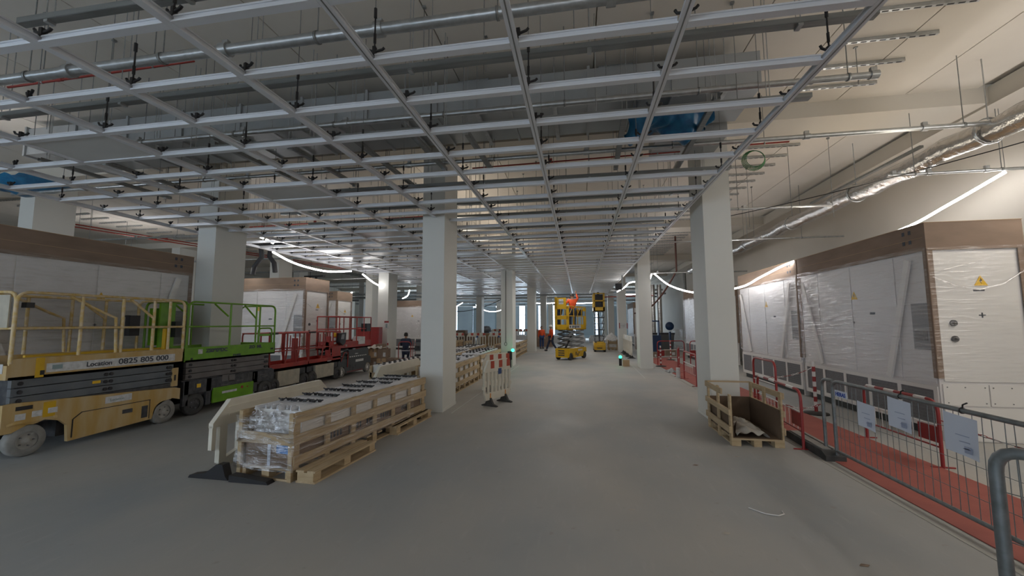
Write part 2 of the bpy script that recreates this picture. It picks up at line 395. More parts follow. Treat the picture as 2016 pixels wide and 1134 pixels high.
ORD = ('first', 'second', 'third', 'fourth', 'fifth', 'sixth', 'seventh', 'eighth', 'ninth', 'tenth', 'eleventh', 'twelfth', 'thirteenth', 'fourteenth', 'fifteenth', 'sixteenth', 'seventeenth', 'eighteenth', 'nineteenth', 'twentieth')
# ------------------------------------------------------------------ services above the grid
def pipe_run(name, m, a, b, r, label, cat, joints=(), rods=(), n=12, group=None, red=False):
    rt_ = root(name, a, label, cat, group=group)
    MB().cyl(a, b, r, n).build('pipe', m, rt_, True)
    for t in joints:
        c = Vector(a).lerp(Vector(b), t); d = (Vector(b)-Vector(a)).normalized()
        MB().cyl(c-d*.04, c+d*.04, r*1.35, n).box(c.x-.03, c.x+.03, c.y-.02, c.y+.02, c.z+r, c.z+r+.05).build('coupling', m, rt_, True)
    for t in rods:
        c = Vector(a).lerp(Vector(b), t)
        mb = MB().cyl((c.x, c.y, c.z), (c.x, c.y, ZC), .006, 5)
        mb.lathe([(r*1.05, -.012), (r*1.2, -.012), (r*1.2, .012), (r*1.05, .012)], (c.x, c.y, c.z), 'x', 12).build('hanger_rod', DULL, rt_, True)
    return rt_
def lin(n, o=.03): return [o+(1-2*o)*k/(n-1) for k in range(n)]
pipe_run('service_pipe', GALV, (-12, 3.3, 4.5), (3.4, 3.3, 4.5), .052, 'thick galvanised pipe crossing nearest above the ceiling grid', 'pipe', (.42, .55, .66, .80), lin(9))
pipe_run('service_pipe', GALV, (-6.9, 4.88, 4.5), (3.4, 4.91, 4.5), .038, 'galvanised pipe ending in a loose coupling above the right grid edge', 'pipe', (.02, .2, .36, .93, .995), lin(7))
pipe_run('service_pipe', GALV, (-12, 6.43, 4.5), (7.3, 6.45, 4.5), .034, 'long slim galvanised pipe reaching the right wall', 'pipe', (.1, .3, .47, .63, .8, .88, .97), (.1, .25, .4, .55, .7, .905))
pipe_run('service_pipe', GALV, (2.7, 9.3, 4.2), (5.4, 9.36, 4.2), .026, 'short thin pipe starting behind the near right column', 'pipe', (.35, .97), (.3, .7))
pipe_run('service_pipe', GALV, (5.25, 7.6, 4.2), (7.32, 7.6, 4.2), .026, 'short thin pipe crossing under the foil duct to the wall', 'pipe', (.05, .3, .7), (.2, .8))
pipe_run('service_pipe', GALV, (2.2, 15.85, 3.6), (6.2, 15.95, 3.6), .022, 'thin pipe beyond the near right column carrying the light rope', 'pipe', (.2,), (.2, .8))
pipe_run('service_pipe', GALV, (2.0, 12.1, 4.05), (7.2, 12.1, 4.05), .022, 'thin pipe over the second wrapped cabinet', 'pipe', (.6,), (.3, .8))
pipe_run('service_pipe', GALV, (-15, 9.6, 4.25), (-5, 9.7, 4.25), .03, 'thin shiny pipe above the left wrapped cabinets', 'pipe', (.2, .5), lin(4))
for k, (y, x0, x1) in enumerate(((11.6, -12, 1.2), (14.2, -20, 0), (17.6, -22, 1.5), (21.4, -24, 1), (25.2, -24, 2), (32, -24, 5), (34.5, -24, 6), (37.5, -24, 6), (41, -24, 6))):
    pipe_run('service_pipe', GALV, (x0, y, 4.3+.05*(k % 2)), (x1, y, 4.3+.05*(k % 2)), .04, ORD[k]+' nearest galvanised cross pipe deep over the hall', 'pipe', (.3, .7), lin(6), 8, group='deep cross pipes')
pipe_run('red_pipe', REDP, (-7.1, 3.66, 4.7), (-4.3, 3.63, 4.7), .014, 'thin red pipe beside the nearest thick pipe', 'pipe', (.3,), (.2, .8), 8)
pipe_run('red_pipe', REDP, (-2.0, 7.25, 4.7), (1.8, 7.15, 4.7), .014, 'thin red pipe over the middle aisle before the beam', 'pipe', (.4,), (.1, .9), 8)
pipe_run('red_pipe', REDP, (2.75, 7.07, 4.7), (3.5, 7.06, 4.7), .014, 'short red pipe stub beside the green cable coil', 'pipe', (), (.5,), 8)
pipe_run('red_pipe', REDP, (-9.4, 9.9, 4.5), (-4.0, 9.7, 4.5), .016, 'red pipe crossing above the left light rope', 'pipe', (.4,), (.1, .9), 8)
for x, l in ((-17.6, 'outer'), (-17.1, 'inner')):
    pipe_run('red_pipe', REDP, (x+1.2, 10.0, 4.9), (x+4.0, 22.0, 4.9), .022, l+' red sprinkler main running away over the left cabinets', 'pipe', (.2, .6), lin(4), 8)
pipe_run('red_pipe', REDP, (1.2, 29.6, 3.55), (5.0, 28.2, 3.55), .03, 'red pipe at the far end of the grid beside the right columns', 'pipe', (), (.5,), 8)
def channel(a, b, w_, h, label, m=DULL, rods=5, group=None):
    rt_ = root('cable_channel', a, label, 'cable tray', group=group)
    a = Vector(a); b = Vector(b); d = (b-a).normalized(); s = Vector((0, 0, 1)).cross(d)
    mb = MB().beam(a, b, w_, .006)
    for q in (-1, 1):
        mb.beam(a+s*q*w_/2+Vector((0, 0, h/2)), b+s*q*w_/2+Vector((0, 0, h/2)), .006, h)
    mb.build('tray', m, rt_, True)
    L = (b-a).length
    for t in lin(rods, .05):
        c = a.lerp(b, t)
        m2 = MB()
        for q in (-1, 1): m2.cyl((c+s*q*w_*.42), (c.x+s.x*q*w_*.42, c.y+s.y*q*w_*.42, ZC), .005, 5)
        m2.box(c.x-.02, c.x+.02, c.y-w_/2, c.y+w_/2, c.z-.025, c.z-.003) if abs(d.x) > .5 else m2.box(c.x-w_/2, c.x+w_/2, c.y-.02, c.y+.02, c.z-.025, c.z-.003)
        m2.build('bracket', GALV, rt_, True)
channel((-4.76, 2.49, 4.3), (1.5, 2.52, 4.3), .06, .05, 'nearest dark cable channel high at the picture top')
channel((-9.5, 3.66, 4.3), (2.55, 3.65, 4.3), .08, .05, 'long dark cable channel between the two nearest pipes', rods=7)
channel((-6.0, 4.78, 4.22), (2.62, 4.79, 4.22), .09, .05, 'wide cable channel under the pipe with the loose coupling')
channel((-6.0, 7.0, 4.3), (2.58, 7.08, 4.3), .10, .05, 'cable channel just before the near columns')
channel((-7.0, 8.28, 4.3), (2.35, 8.28, 4.3), .09, .05, 'cable channel just behind the near columns')
channel((-7.0, 9.27, 4.3), (2.3, 9.26, 4.3), .09, .05, 'second cable channel behind the near columns')
for k, y in enumerate((10.6, 12.0, 13.4, 14.8, 17.2, 18.6, 20.2, 22)):
    channel((-9, y, 4.3), (2.2, y, 4.3), .10, .05, ORD[k]+' nearest dark cable channel over the deep part of the grid', rods=5, group='deep cable channels')
for k, x in enumerate((1.75, .68, -1.5, -2.3, -3.2, -4.3, -5.3, -6.6, -7.8, -8.7)):
    channel((x-.05, 4.95+.1*(k % 3), 4.4), (x, 7.3-.25*(k % 4), 4.4), .07, .05, ORD[k]+' short steel channel from the right, running away below the sheet duct', rods=2, group='short channels below the duct')
for k, (y, z) in enumerate(((30.2, 3.75), (31.2, 4.1), (33.0, 3.7), (35.6, 3.95), (36.6, 3.6), (39.0, 3.8), (42.5, 3.55))):
    channel((-22, y, z), (6.2, y, z), .30, .12, ORD[k]+' nearest wide cable tray crossing beyond the end of the grid', GALV if k % 2 else DULL, 6, group='wide trays beyond the grid')
# sheet metal duct crossing
du = root('sheet_duct', (-4, 5.9, 4.9), 'large grey sheet metal duct crossing the hall above the grid', 'duct')
for k in range(11):
    x1 = 2.47-k*1.15; MB().box(x1-1.14, x1, 5.55, 6.5, 4.86, 5.36).box(x1-1.15, x1-1.11, 5.52, 6.53, 4.83, 5.39).build('duct_section', DUCT, du, True)
    MB().box(x1-.5, x1-.44, 5.48, 6.55, 4.80, 4.83).cyl((x1-.47, 5.49, 4.8), (x1-.47, 5.49, ZC), .006, 5).build('duct_support', GALV, du, True)
MB().box(1.3, 2.4, 6.62, 7.3, 4.7, 5.2).build('duct_branch', DUCT, du, True)
# slotted rails cast in the ceiling
railme = MB().box(0, 1.2, -.022, .022, -.05, 0).mesh('slotted_rail', GALV)
slotme = MB()
for k in range(10): slotme.box(.06+.115*k, .13+.115*k, -.009, .009, -.053, -.0495)
slotme = slotme.mesh('slot', BLACK)
nr = 0
for k in range(52):
    y = 5.26-.56*2+.56*k*1.0 if k < 60 else 0
    if y > 34: break
    for x in (3.56, -17.9) + ((.35, -1.85) if y < 9 else ()):
        L = 1 if x in (3.56, -17.9) else .42
        if L < 1 and not (4.9 < y < 7.2): continue
        if any(r0-.1 < y < r0+.94 for r0 in ROWY): continue
        o = inst(railme, 'slotted_rail', None, (x, y, ZC)); o.scale = (L, 1, 1)
        lab = 'slotted steel rail fixed under the right side of the ceiling' if x == 3.56 else ('slotted steel rail fixed under the far left ceiling' if x == -17.9 else 'short slotted rail fixed on the ceiling above the middle aisle')
        if x == 3.56 and y > 0 and nr < 20: lab = ORD[nr]+' nearest '+lab; nr += 1
        tag(o, lab, 'ceiling rail', {3.56: 'ceiling rails on the right', -17.9: 'ceiling rails on the left'}.get(x, 'short ceiling rails in the middle'))
        inst(slotme, 'slots', o)
# loose threaded rods
thr = MB().tube([(0, 0, 0), (0, 0, -1.0)], .005, 5).box(-.02, .02, -.02, .02, -.02, 0).mesh('threaded_rod', DULL)
for k in range(150):
    x = random.uniform(-9, 2.2); y = random.uniform(3.0, 20)
    if any(r0-.1 < y < r0+.94 for r0 in ROWY) or 5.4 < y < 6.6: continue
    o = inst(thr, 'threaded_rod', None, (x, y, ZC)); o.scale = (1, 1, random.choice((.5, .9, 1.1, 1.25)))
    tag(o, 'thin threaded rod hanging bare from the ceiling above the grid', 'threaded rod', 'bare threaded rods above the grid')
for k, (x, y, l) in enumerate(((3.9, 6.0, .55), (5.2, 9.0, 1.7), (4.2, 10.5, 1.5), (4.9, 12, 1.5), (3.6, 13.4, 1.4), (5.4, 14.0, 1.4))):
    o = inst(thr, 'threaded_rod', None, (x, y, ZC)); o.scale = (1, 1, l)
    tag(o, 'thin threaded rod hanging bare from the ceiling right of the grid', 'threaded rod', 'bare threaded rods right of the grid')
for k, (x0, x1) in enumerate(((-1.6, -.9), (-.3, 1.6), (2.3, 3.9), (-3.7, -3.5), (-8.6, -7.2), (-11.0, -10.0))):
    def hang(u, v, x0=x0, x1=x1): return (x0+(x1-x0)*u, 40.5+.06*math.sin(14*u), .4+2.9*v)
    o = tag(MB().sheet(hang, 24, 2).build('plastic_curtain', GLASSB), ORD[k]+' hung bluish plastic sheet of those before the far windows', 'curtain', 'plastic sheets before the far windows')
    MB().tube([(x0, 40.5, 3.3), (x1, 40.5, 3.3)], .02, 6).cyl((x0, 40.5, 3.3), (x0, 40.5, ZC), .008, 5).build('curtain_rail', DULL, o)
# blue wrapped unit, green coil
def crumple(u, v): return (.72+1.15*u+.04*math.sin(9*v), 5.6+.6*v, 4.66-(.10+.22*math.exp(-((u-.08)*9)**2)+.26*math.exp(-((u-.72)*5)**2))*math.sin(math.pi*v)**.6+.03*math.sin(23*u+4*v)*math.sin(9*v)+.02*math.sin(47*u+11*v))
tag(MB().sheet(crumple, 46, 16).build('blue_film_bundle', BLUEF), 'crumpled bright blue plastic film wrapped on a unit above the right grid', 'plastic film')
def crumple2(u, v): return (-12.6+1.5*u, 6.0+1.0*v, 4.75-.25*math.sin(math.pi*u)*math.sin(math.pi*v)+.04*math.sin(19*u+4*v))
tag(MB().sheet(crumple2, 16, 10).build('blue_film_bundle', BLUEF), 'dark blue plastic film bundle above the left wrapped cabinet', 'plastic film')
mb = MB()
for k in range(5): mb.tube([(3.05+(.15+.01*k)*math.cos(a/20*2*math.pi), 7.25+.02*k, 4.52+(.14+.01*k)*math.sin(a/20*2*math.pi)) for a in range(20)], .006, 5, True)
tag(mb.build('cable_coil', GRNC), 'coil of green cable hanging right of the grid edge', 'cable')
# foil duct along the right wall
fd = root('foil_duct', (5.9, 12, 4.45), 'silver foil wrapped duct running along the right wall', 'duct')
pts = [(5.9+.03*math.sin(k*.9), 3+.35*k, 4.45+.02*math.sin(k*1.7)) for k in range(56)]
MB().tube(pts, [.17+.012*math.sin(k*2.3) for k in range(56)], 14).build('foil_sleeve', FOIL, fd, True)
for y in (4.6, 6.6, 9.4, 12.0, 15, 18, 21):
    MB().lathe([(.19, -.02), (.2, -.02), (.2, .02), (.19, .02)], (5.9, y, 4.45), 'y', 16).cyl((5.9, y, 4.62), (5.9, y, ZC), .008, 6).build('hanger_strap', GALV, fd, True)
MB().box(5.62, 5.68, 7.4, 10.6, 4.58, 4.62).build('side_rail', DULL, fd, True)
# light fittings high on the right and cables
tag(MB().tube(sag((7.3, 5.2, 4.35), (2.7, 9.6, 4.0), .12, 20), .008, 6).build('overhead_cable', CABLE), 'thin black cable slung from the right wall past the near right column', 'cable')
tag(MB().tube([(4.3, 18.5, ZC)]+sag((4.3, 18.5, 4.0), (2.9, 22, 2.2), .5, 16), .04, 8).build('brown_hose', BROWNH), 'brown hose drooping behind the second right column', 'hose')
tag(MB().tube(sag((-14.5, 36, 3.6), (-6.2, 32, 3.7), .9, 24), .03, 6).build('overhead_cable', CABLE), 'black cable sagging across the far left windows', 'cable')

# ------------------------------------------------------------------ LED light ropes
def rope(paths, label, m=LED, r=.026):
    rt_ = root('light_rope', paths[0][0], label, 'light')
    for p in paths:
        MB().tube(p, r, 8).build('lit_tube', m, rt_, True)
        for e in (p[0], p[-1]): MB().cyl((e[0], e[1], e[2]), (e[0], e[1], ZC), .004, 4).build('hang_wire', DULL, rt_, True)
    return rt_
def smooth(P, n=6):
    P = [Vector(p) for p in P]; Q = [P[0]*2-P[1]]+P+[P[-1]*2-P[-2]]; out = []
    for i in range(1, len(Q)-2):
        for k in range(n):
            t = k/n; a, b, c, d = Q[i-1:i+3]
            out.append(.5*((2*b)+(c-a)*t+(2*a-5*b+4*c-d)*t*t+(3*b-a-3*c+d)*t**3))
    out.append(P[-1]); return out
X = -8.25
rope([smooth([(X, 9.5, 3.66), (X, 10.2, 3.50), (X, 11.0, 3.43), (X, 12.0, 3.44), (X, 13.3, 3.62)])], 'bright light rope sagging over the left lifts')
rope([smooth([(X, 14.1, 3.6), (X, 15.2, 3.31), (X, 16.9, 3.16)])], 'bright light rope dropping to the left column beyond the lifts')
rope([[(-8.16, 8.55, 4.02), (-8.2, 8.75, 4.0)], [(-8.15, 8.82, 3.97), (-8.12, 9.0, 3.93)], [(-8.1, 9.08, 3.91), (-8.08, 9.3, 3.86)]], 'three short lit pieces of light rope beside the left grid edge')
rope([smooth([(6.9, .5, 3.9), (6.85, 2.5, 3.5), (6.9, 5.0, 3.55), (6.98, 7.2, 4.12)])], 'light rope running from the right picture edge towards the camera', r=.03)
rope([smooth([(6.95, 7.6, 4.15), (6.75, 8.4, 3.85), (6.5, 9.2, 3.57), (5.7, 10.2, 3.3), (5.05, 10.5, 3.13), (4.85, 11.6, 2.92), (4.78, 12.9, 2.75), (4.0, 14.2, 2.69), (3.3, 15.1, 3.02), (2.87, 15.9, 3.58)])], 'long light rope swinging past the right wrapped cabinets', r=.024)
rope([smooth([(2.8, 15.95, 3.58), (2.9, 17.5, 3.45), (2.75, 19, 3.6), (2.4, 19.6, 3.6), (2.2, 20.0, 3.42), (1.9, 20.5, 3.25)]), smooth([(2.55, 25.2, 4.4), (2.6, 25.4, 3.9), (2.8, 25.6, 3.35)])], 'light rope behind the second right column')
rope([sag((-12.3, 20, 3.4), (-15.4, 22.5, 3.4), .12)], 'short light rope between the left cabinets and far columns')
rope([smooth([(-9.4, 21, 3.55), (-10.2, 22.5, 3.35), (-11.2, 24, 3.3)])], 'light rope in front of the far frontal cabinet')
rope([sag((-13, 31, 3.0), (-9.6, 32, 3.4), .5)], 'light rope sagging deep on the left before the windows')
rope([sag((-9.0, 34, 3.3), (-6.2, 35, 3.3), .6)], 'far light rope behind the second row of left columns')
rope([sag((-4.2, 33, 3.4), (-1.9, 33, 3.35), .05), sag((-.2, 33, 3.3), (1.8, 33, 3.4), .04)], 'level light rope behind the raised yellow lift')
rope([sag((4.2, 27, 3.6), (2.6, 27.2, 3.6), .05), sag((4.2, 27, 3.6), (4.6, 27, 2.9), .02)], 'light rope at the far right columns')
for (x, y, z) in ((-10.6, 10.9, 3.22), (-14.2, 16.4, 3.25), (-3.55, 30, 3.62)):
    o = tag(MB().lathe([(0, -.05), (.035, -.035), (.05, 0), (.035, .035), (0, .05)], (x, y, z), 'z', 12).build('bulb', LED), 'small bright bulb by '+{-10.6: 'the cap of the frontal left cabinet', -14.2: 'the third left cabinet', -3.55: 'the third left aisle column'}[x], 'light')
    MB().cyl((x, y, z+.04), (x, y, ZC), .005, 4).build('cord', DULL, o)
o = tag(MB().box(-17.9, -15.5, 12.0, 12.06, 4.35, 4.42).build('tube_lamp', LED), 'slim tube lamp glowing at the far left ceiling', 'light'); MB().cyl((-16.7, 12.03, 4.42), (-16.7, 12.03, ZC), .006, 5).build('cord', DULL, o)
o = tag(MB().box(-11.2, -10.0, 5.0, 5.05, 4.42, 4.47).build('tube_lamp', LED), 'slim tube lamp above the left grid edge', 'light'); MB().cyl((-10.6, 5.02, 4.46), (-10.6, 5.02, ZC), .006, 5).build('cord', DULL, o)

# ------------------------------------------------------------------ film wrapped electrical cabinets
def cabinet(loc, rz, label, cap_end=True, braces=True, bright=None, L=3.47, film=FILM):
    D = 1.16; t = root('wrapped_cabinet', loc, label, 'cabinet', rz)
    MB().box(.05, D-.02, .05, L-.05, 0, .13).build('plinth', PLIN, t)
    MB().box(0, D, 0, L, .13, 2.95).build('body', CABW, t)
    MB().box(-.03, D+.03, -.03, L+.03, 2.76, 3.18).build('cardboard_cap', CARD, t)
    MB().box(-.034, -.03, .02, L, 2.96, 2.965).box(-.035, D+.035, -.035, L+.035, 3.175, 3.182).build('tape', CARDL, t)
    # lower grilles in a pale frame on the long side
    n = 5; w_ = (L-.1)/n
    fr = MB().box(-.02, 0, .02, L-.02, .14, .22).box(-.02, 0, .02, L-.02, .70, .76)
    for k in range(n+1): fr.box(-.02, 0, .02+k*w_, .09+k*w_, .22, .70)
    fr.build('grille_frame', CABF, t)
    for k in range(n):
        g = MB().box(-.008, 0, .09+k*w_, .02+(k+1)*w_, .22, .70).build('vent_grille', GRIL, t)
        if L > 3 and k < 2:
            gm = MB()
            for q in range(9): gm.box(-.012, -.008, .10+k*w_, .01+(k+1)*w_, .25+.05*q, .262+.05*q)
            gm.build('louvre', GREYM, g)
    # door leaves of the long side: shallow panels
    for k, (a, b) in enumerate(((.03, .62), (.65, 1.7), (1.73, 2.75), (2.78, L-.03))):
        MB().box(-.012, 0, a, b, .80, 2.74).build('door_panel', CABW, t)
    MB().box(-.016, -.011, .06, .36, 1.28, 1.98).build('display_panel', PANG, t)
    MB().box(-.02, -.016, .10, .33, 1.42, 1.56).build('display_glass', GRIL, t)
    MB().box(-.016, -.011, 1.14, 1.26, 1.83, 1.87).build('name_plate', INK, t)
    def sign(m4, side=''):
        s_ = MB().prism([(-.085, -.07), (.085, -.07), (0, .08)], -.003, .003, 'x').mesh('warning_sign', YSIGN)
        o = inst(s_, 'warning_sign', t); o.matrix_local = m4
        b = MB().prism([(.0, .045), (-.022, -.005), (.0, .002), (-.008, -.045), (.022, .012), (.002, .008)], -.005, .005, 'x').build('bolt_mark', INK, o)
    sign(Matrix.Translation((-.016, 1.64, 2.19)))
    MB().box(-.016, -.011, 1.67, 1.72, 1.685, 1.695).box(-.016, -.011, 1.69, 1.70, 1.665, 1.715).build('cross_mark', INK, t)
    # end face
    MB().box(0, D, -.01, .03, .005, .13).build('end_skirt', CABW, t)
    for a, b, c, d in ((.06, 1.06, .84, 2.72), (.03, .58, .50, .80), (.60, 1.13, .50, .80), (.03, 1.0, .02, .47)):
        MB().box(a, b, -.014, 0, c, d).build('end_panel', CABF, t)
    rv = MB()
    for x in (.08, .3, .54, .64, .86, 1.08):
        for z in (.54, .76): rv.cyl((x, -.02, z), (x, -.012, z), .008, 6)
    rv.build('rivets', GRIL, t)
    for z in (1.68, 1.45):
        dl = MB().cyl((.23, -.035, z), (.23, -.012, z), .045, 16).build('dial', DARK, t)
        MB().cyl((.23, -.04, z), (.23, -.034, z), .015, 10).build('dial_knob', BLACK, dl)
    sign(Matrix.Translation((.62, -.018, 2.29)) @ Matrix.Rotation(R(90), 4, 'Z'))
    MB().box(.56, .64, -.018, -.014, 1.785, 1.80).box(.592, .608, -.018, -.014, 1.755, 1.83).build('cross_mark', INK, t)
    MB().box(.52, .66, -.017, -.014, 2.14, 2.165).build('name_plate', INK, t)
    # cardboard edge protectors
    for x, y in ((-.02, -.02), (D+.02, -.02), (-.02, L+.02)):
        sx = -1 if x < 0 else 1; sy_ = -1 if y < 0 else 1
        MB().beam((x, y-sy_*.03, .88), (x, y-sy_*.03, 2.78), .012, .08, (0, 1, 0)).beam((x-sx*.03, y, .88), (x-sx*.03, y, 2.78), .08, .012, (0, 1, 0)).build('edge_protector', CARD, t)
    if braces:
        MB().beam((-.045, .30, 2.66), (-.06, .85, .80), .035, .10, (0, 1, 0)).build('foam_strip', CABF, t)
        MB().beam((-.045, 3.30, 2.58), (-.06, 2.70, .82), .03, .09, (0, 1, 0)).build('foam_strip', CABF, t)
    # stretch film
    def f1(u, v):
        e = 1-abs(2*u-1)**6; return (-.05-.035*e*math.sin(math.pi*v)-.006*math.sin(41*v+9*u)*math.sin(7*u), -.03+(L+.06)*u, .82+2.0*v)
    fm = MB().sheet(f1, 40, 26).build('stretch_film', film, t)
    def f2(u, v):
        return (-.03+(D+.06)*u, -.045-.02*math.sin(math.pi*u)-.006*math.sin(33*v+11*u), .85+1.95*v)
    MB().sheet(f2, 20, 24).build('stretch_film', FILML, t)
    MB().tube([(0, -.06, 2.36), (.25, -.075, 2.22), (.55, -.08, 2.16), (.85, -.075, 2.24), (1.17, -.05, 2.45)], .012, 6).tube([(0, -.055, 2.42), (.3, -.06, 2.5), (.55, -.055, 2.56)], .008, 6).build('film_fold', FILMH, t)
    # handling marks printed on the cap
    m = MB()
    for a, b in ((.22, 2.90), (.22, 3.05), (.34, 2.90), (.34, 3.05)): m.box(-.033, -.031, a, a+.05, b, b+.06)
    m.build('printed_marks', INK, t)
    return t
cabinet((5.13, 6.80, 0), 0, 'white film-wrapped cabinet nearest on the right, its end with two dials showing')
cabinet((5.13, 10.38, 0), 0, 'white film-wrapped cabinet behind the nearest right one, lit by the light rope')
cabinet((5.13, 17.3, 0), 0, 'shiny wrapped cabinet far right reflecting the windows, beyond the near right column', braces=False, film=FILMH)
cabinet((-8.45, 7.40, 0), R(180), 'white wrapped cabinet with brown cap behind the dusty yellow lift', film=FILM)
cabinet((-8.62, 11.36, 0), R(90), 'white wrapped cabinet standing crosswise behind the green and red lifts')
cabinet((-10.95, 16.6, 0), R(90), 'third left wrapped cabinet, behind the dark-based red scissor lift')
cabinet((-9.1, 24.5, 0), R(90), 'far frontal wrapped cabinet between two left columns')
cabinet((-20.0, 30, 0), R(90), 'farthest wrapped cabinet deep on the left', braces=False)
cabinet((3.9, 30, 0), 0, 'far wrapped cabinet beside the far right columns', braces=False)

# ------------------------------------------------------------------ wooden crates and pallets
def crate(name, loc, rz, label, L=3.0, W_=.74, H=.72, group=None, first=False, side=True):
    t = root(name, loc, label, 'crate', rz, group)
    def p(n, mb, m=WOODY): return mb.build(n, m, t)
    for x in (0, W_/2-.05, W_-.1): p('runner_board', MB().box(x, x+.1, 0, L, 0, .02))
    ny = max(2, round(L/.5)+1)
    bl = MB().box(0, .1, 0, .1, .02, .10).mesh('block', WOOD)
    for k in range(ny):
        for x in (0, W_/2-.05, W_-.1): inst(bl, 'block', t, (x, k*(L-.1)/(ny-1), 0))
    dk = MB().box(0, W_, 0, .095, .10, .12).mesh('deck_board', WOODX)
    nd = int(L/.24)
    for k in range(nd): inst(dk, 'deck_board', t, (0, k*(L-.095)/(nd-1), 0))
    po = MB().box(0, .022, 0, .08, 0.02, H).mesh('post', WOOD)
    for k in range(ny):
        y = k*(L-.08)/(ny-1)
        inst(po, 'post', t, (W_-.022, y, 0)); inst(po, 'post', t, (0, y, 0))
    for z0, z1 in ((.16, .26), (.38, .49), (H-.11, H)):
        p('side_board', MB().box(W_, W_+.02, -.01, L+.01, z0, z1)); p('side_board', MB().box(-.02, 0, -.01, L+.01, z0, z1))
    for z0, z1 in ((.38, .50),):
        p('end_board', MB().box(-.02, W_+.02, -.03, -.01, z0, z1), WOODX); p('end_board', MB().box(-.02, W_+.02, L+.01, L+.03, z0, z1), WOODX)
    p('end_board', MB().box(0, W_, -.02, 0, .0, .02), WOODX)
    for x in (0, W_-.05): p('corner_post', MB().box(x, x+.05, -.03, 0, 0, H), WOOD)
    return t
def in_crate(t, mb, name, m, label, cat, group=None):
    o = mb.build(name, m); o.location = t.location; o.rotation_euler = t.rotation_euler; return tag(o, label, cat, group)
RZC = R(-5.4)
t1 = crate('long_crate', (-3.82, 4.06, 0), RZC, 'long slatted wooden crate wrapped in film, before the near left column')
for k in range(3):
    o = in_crate(t1, MB().box(.05, .69, .03+.98*k, .98+.98*k, .122, .40+.0*k), 'cardboard_box', CARD,
        ('brown carton with blue label at the near end of the long crate', 'brown carton in the middle of the long crate', 'brown carton at the column end of the long crate')[k], 'box')
    if k == 0:
        tape = MB().box(.36, .40, .026, .03, .13, .36).build('label_strip', PAPER, o)
        MB().box(.48, .64, .026, .03, .27, .36).build('blue_label', mat('label_blue', (.01, .17, .52), .5), o)
        MB().box(.40, .62, .6, .98, .399, .402).build('lid_flap', CARDL, o)
o = in_crate(t1, MB().sheet(lambda u, v: (.03+.68*u, .0+.10*v+.03*math.sin(19*u+7*v), .45+.25*v+.02*math.sin(17*u+5*v)), 20, 14), 'bubble_wrap', film_mat('bubble_wrap', .42, (.8, .8, .85), 14, (1, 1, 1)), 'crumpled bubble wrap over the near end of the long crate', 'bubble wrap')
wr_ = MB().sheet(lambda u, v: (-.03+.80*u, -.04-.012*math.sin(13*v+5*u), .10+.58*v), 16, 16)
wr_.build('wrap_film', FILMH, t1)
MB().sheet(lambda u, v: (.768+.004*math.sin(19*v), -.03+2.6*u, .12+.58*v), 30, 10).build('wrap_film', FILM, t1)
mk = MB()
for yy in (.62, 1.02, 1.36, 1.70, 2.30):
    for q in range(4): mk.box(.694, .697, yy+.06*q, yy+.03+.06*q, .28, .36)
# printed marks on the cartons seen between the slats belong to the cartons
o = in_crate(t1, mk, 'carton_print', INK, 'dark printed marks seen between the crate slats', 'print'); o.parent = t1; o.location = (0, 0, 0); o.rotation_euler = (0, 0, 0); del o['category']; del o['label']
def profiles(t, n, L, z, x0, x1, grp, lab, y0=.1):
    me = MB().box(-.013, .013, 0, L, 0, .012).box(-.004, .004, 0, L, .012, .04).mesh('ceiling_profile', ALU)
    M = t.matrix_basis
    for k in range(n):
        x = x0+(x1-x0)*k/(n-1); o = inst(me, 'ceiling_profile', None)
        o.matrix_world = M @ Matrix.Translation((x, y0+random.uniform(-.06, .1), z+.001*(k % 2))); o.location.z += .0
        tag(o, ORD[k]+' from left '+lab, 'profile', grp)
def clips(t, rows, z, x0, x1, nx, grp, lab):
    me = MB().box(-.018, .018, -.012, .012, 0, .03).tube([(-.05, -.012, .03), (-.03, 0, .018), (.03, 0, .018), (.05, .012, .03)], .009, 5).mesh('connector_clip', BLACK)
    M = t.matrix_basis
    for ri, y in enumerate(rows):
        for k in range(nx):
            x = x0+(x1-x0)*k/(nx-1)
            if random.random() < .12: continue
            o = inst(me, 'connector_clip'); o.matrix_world = M @ Matrix.Translation((x, y+random.uniform(-.02, .02), z)) @ Matrix.Rotation(random.uniform(-.5, .5), 4, 'Z')
            tag(o, lab+', '+ORD[ri]+' row', 'clip', grp)
t1.rotation_euler = (0, 0, RZC)
bpy.context.view_layer.update()
o = in_crate(t1, MB().box(.04, .70, .14, 2.93, .42, .715), 'profile_bundle', CABF, 'pale bundle of wrapped ceiling profiles filling the long crate', 'profile bundle')
for z in (.42, .715): pass
profiles(t1, 15, 2.72, .716, .10, .66, 'loose white ceiling profiles on the long crate', 'long white ceiling profile on the film-wrapped crate', .14)
clips(t1, [.42+.38*k for k in range(7)], .757, .15, .68, 9, 'black clips in rows on the long crate', 'black plastic clip on the long crate profiles')
# low loose pallets tucked against the crate
def skid(loc, rz, label, L=1.15, W_=.24, tall=.13):
    t = root('loose_pallet', loc, label, 'pallet', rz)
    MB().box(0, W_, 0, L, 0, .02).build('bottom_board', WOODY, t)
    for k in range(3): MB().box(.02, W_-.02, k*(L-.12)/2, .12+k*(L-.12)/2, .02, tall-.02).build('block', WOOD, t)
    for x in (0, W_-.1): MB().box(x, x+.1, 0, L, tall-.02, tall).build('top_board', WOODY, t)
    return t
skid((-3.04, 3.98, 0), R(-4), 'low wooden pallet strip beside the near half of the long crate')
skid((-2.92, 5.85, 0), R(-3), 'low wooden pallet strip at the column end of the long crate', 1.25, .16)
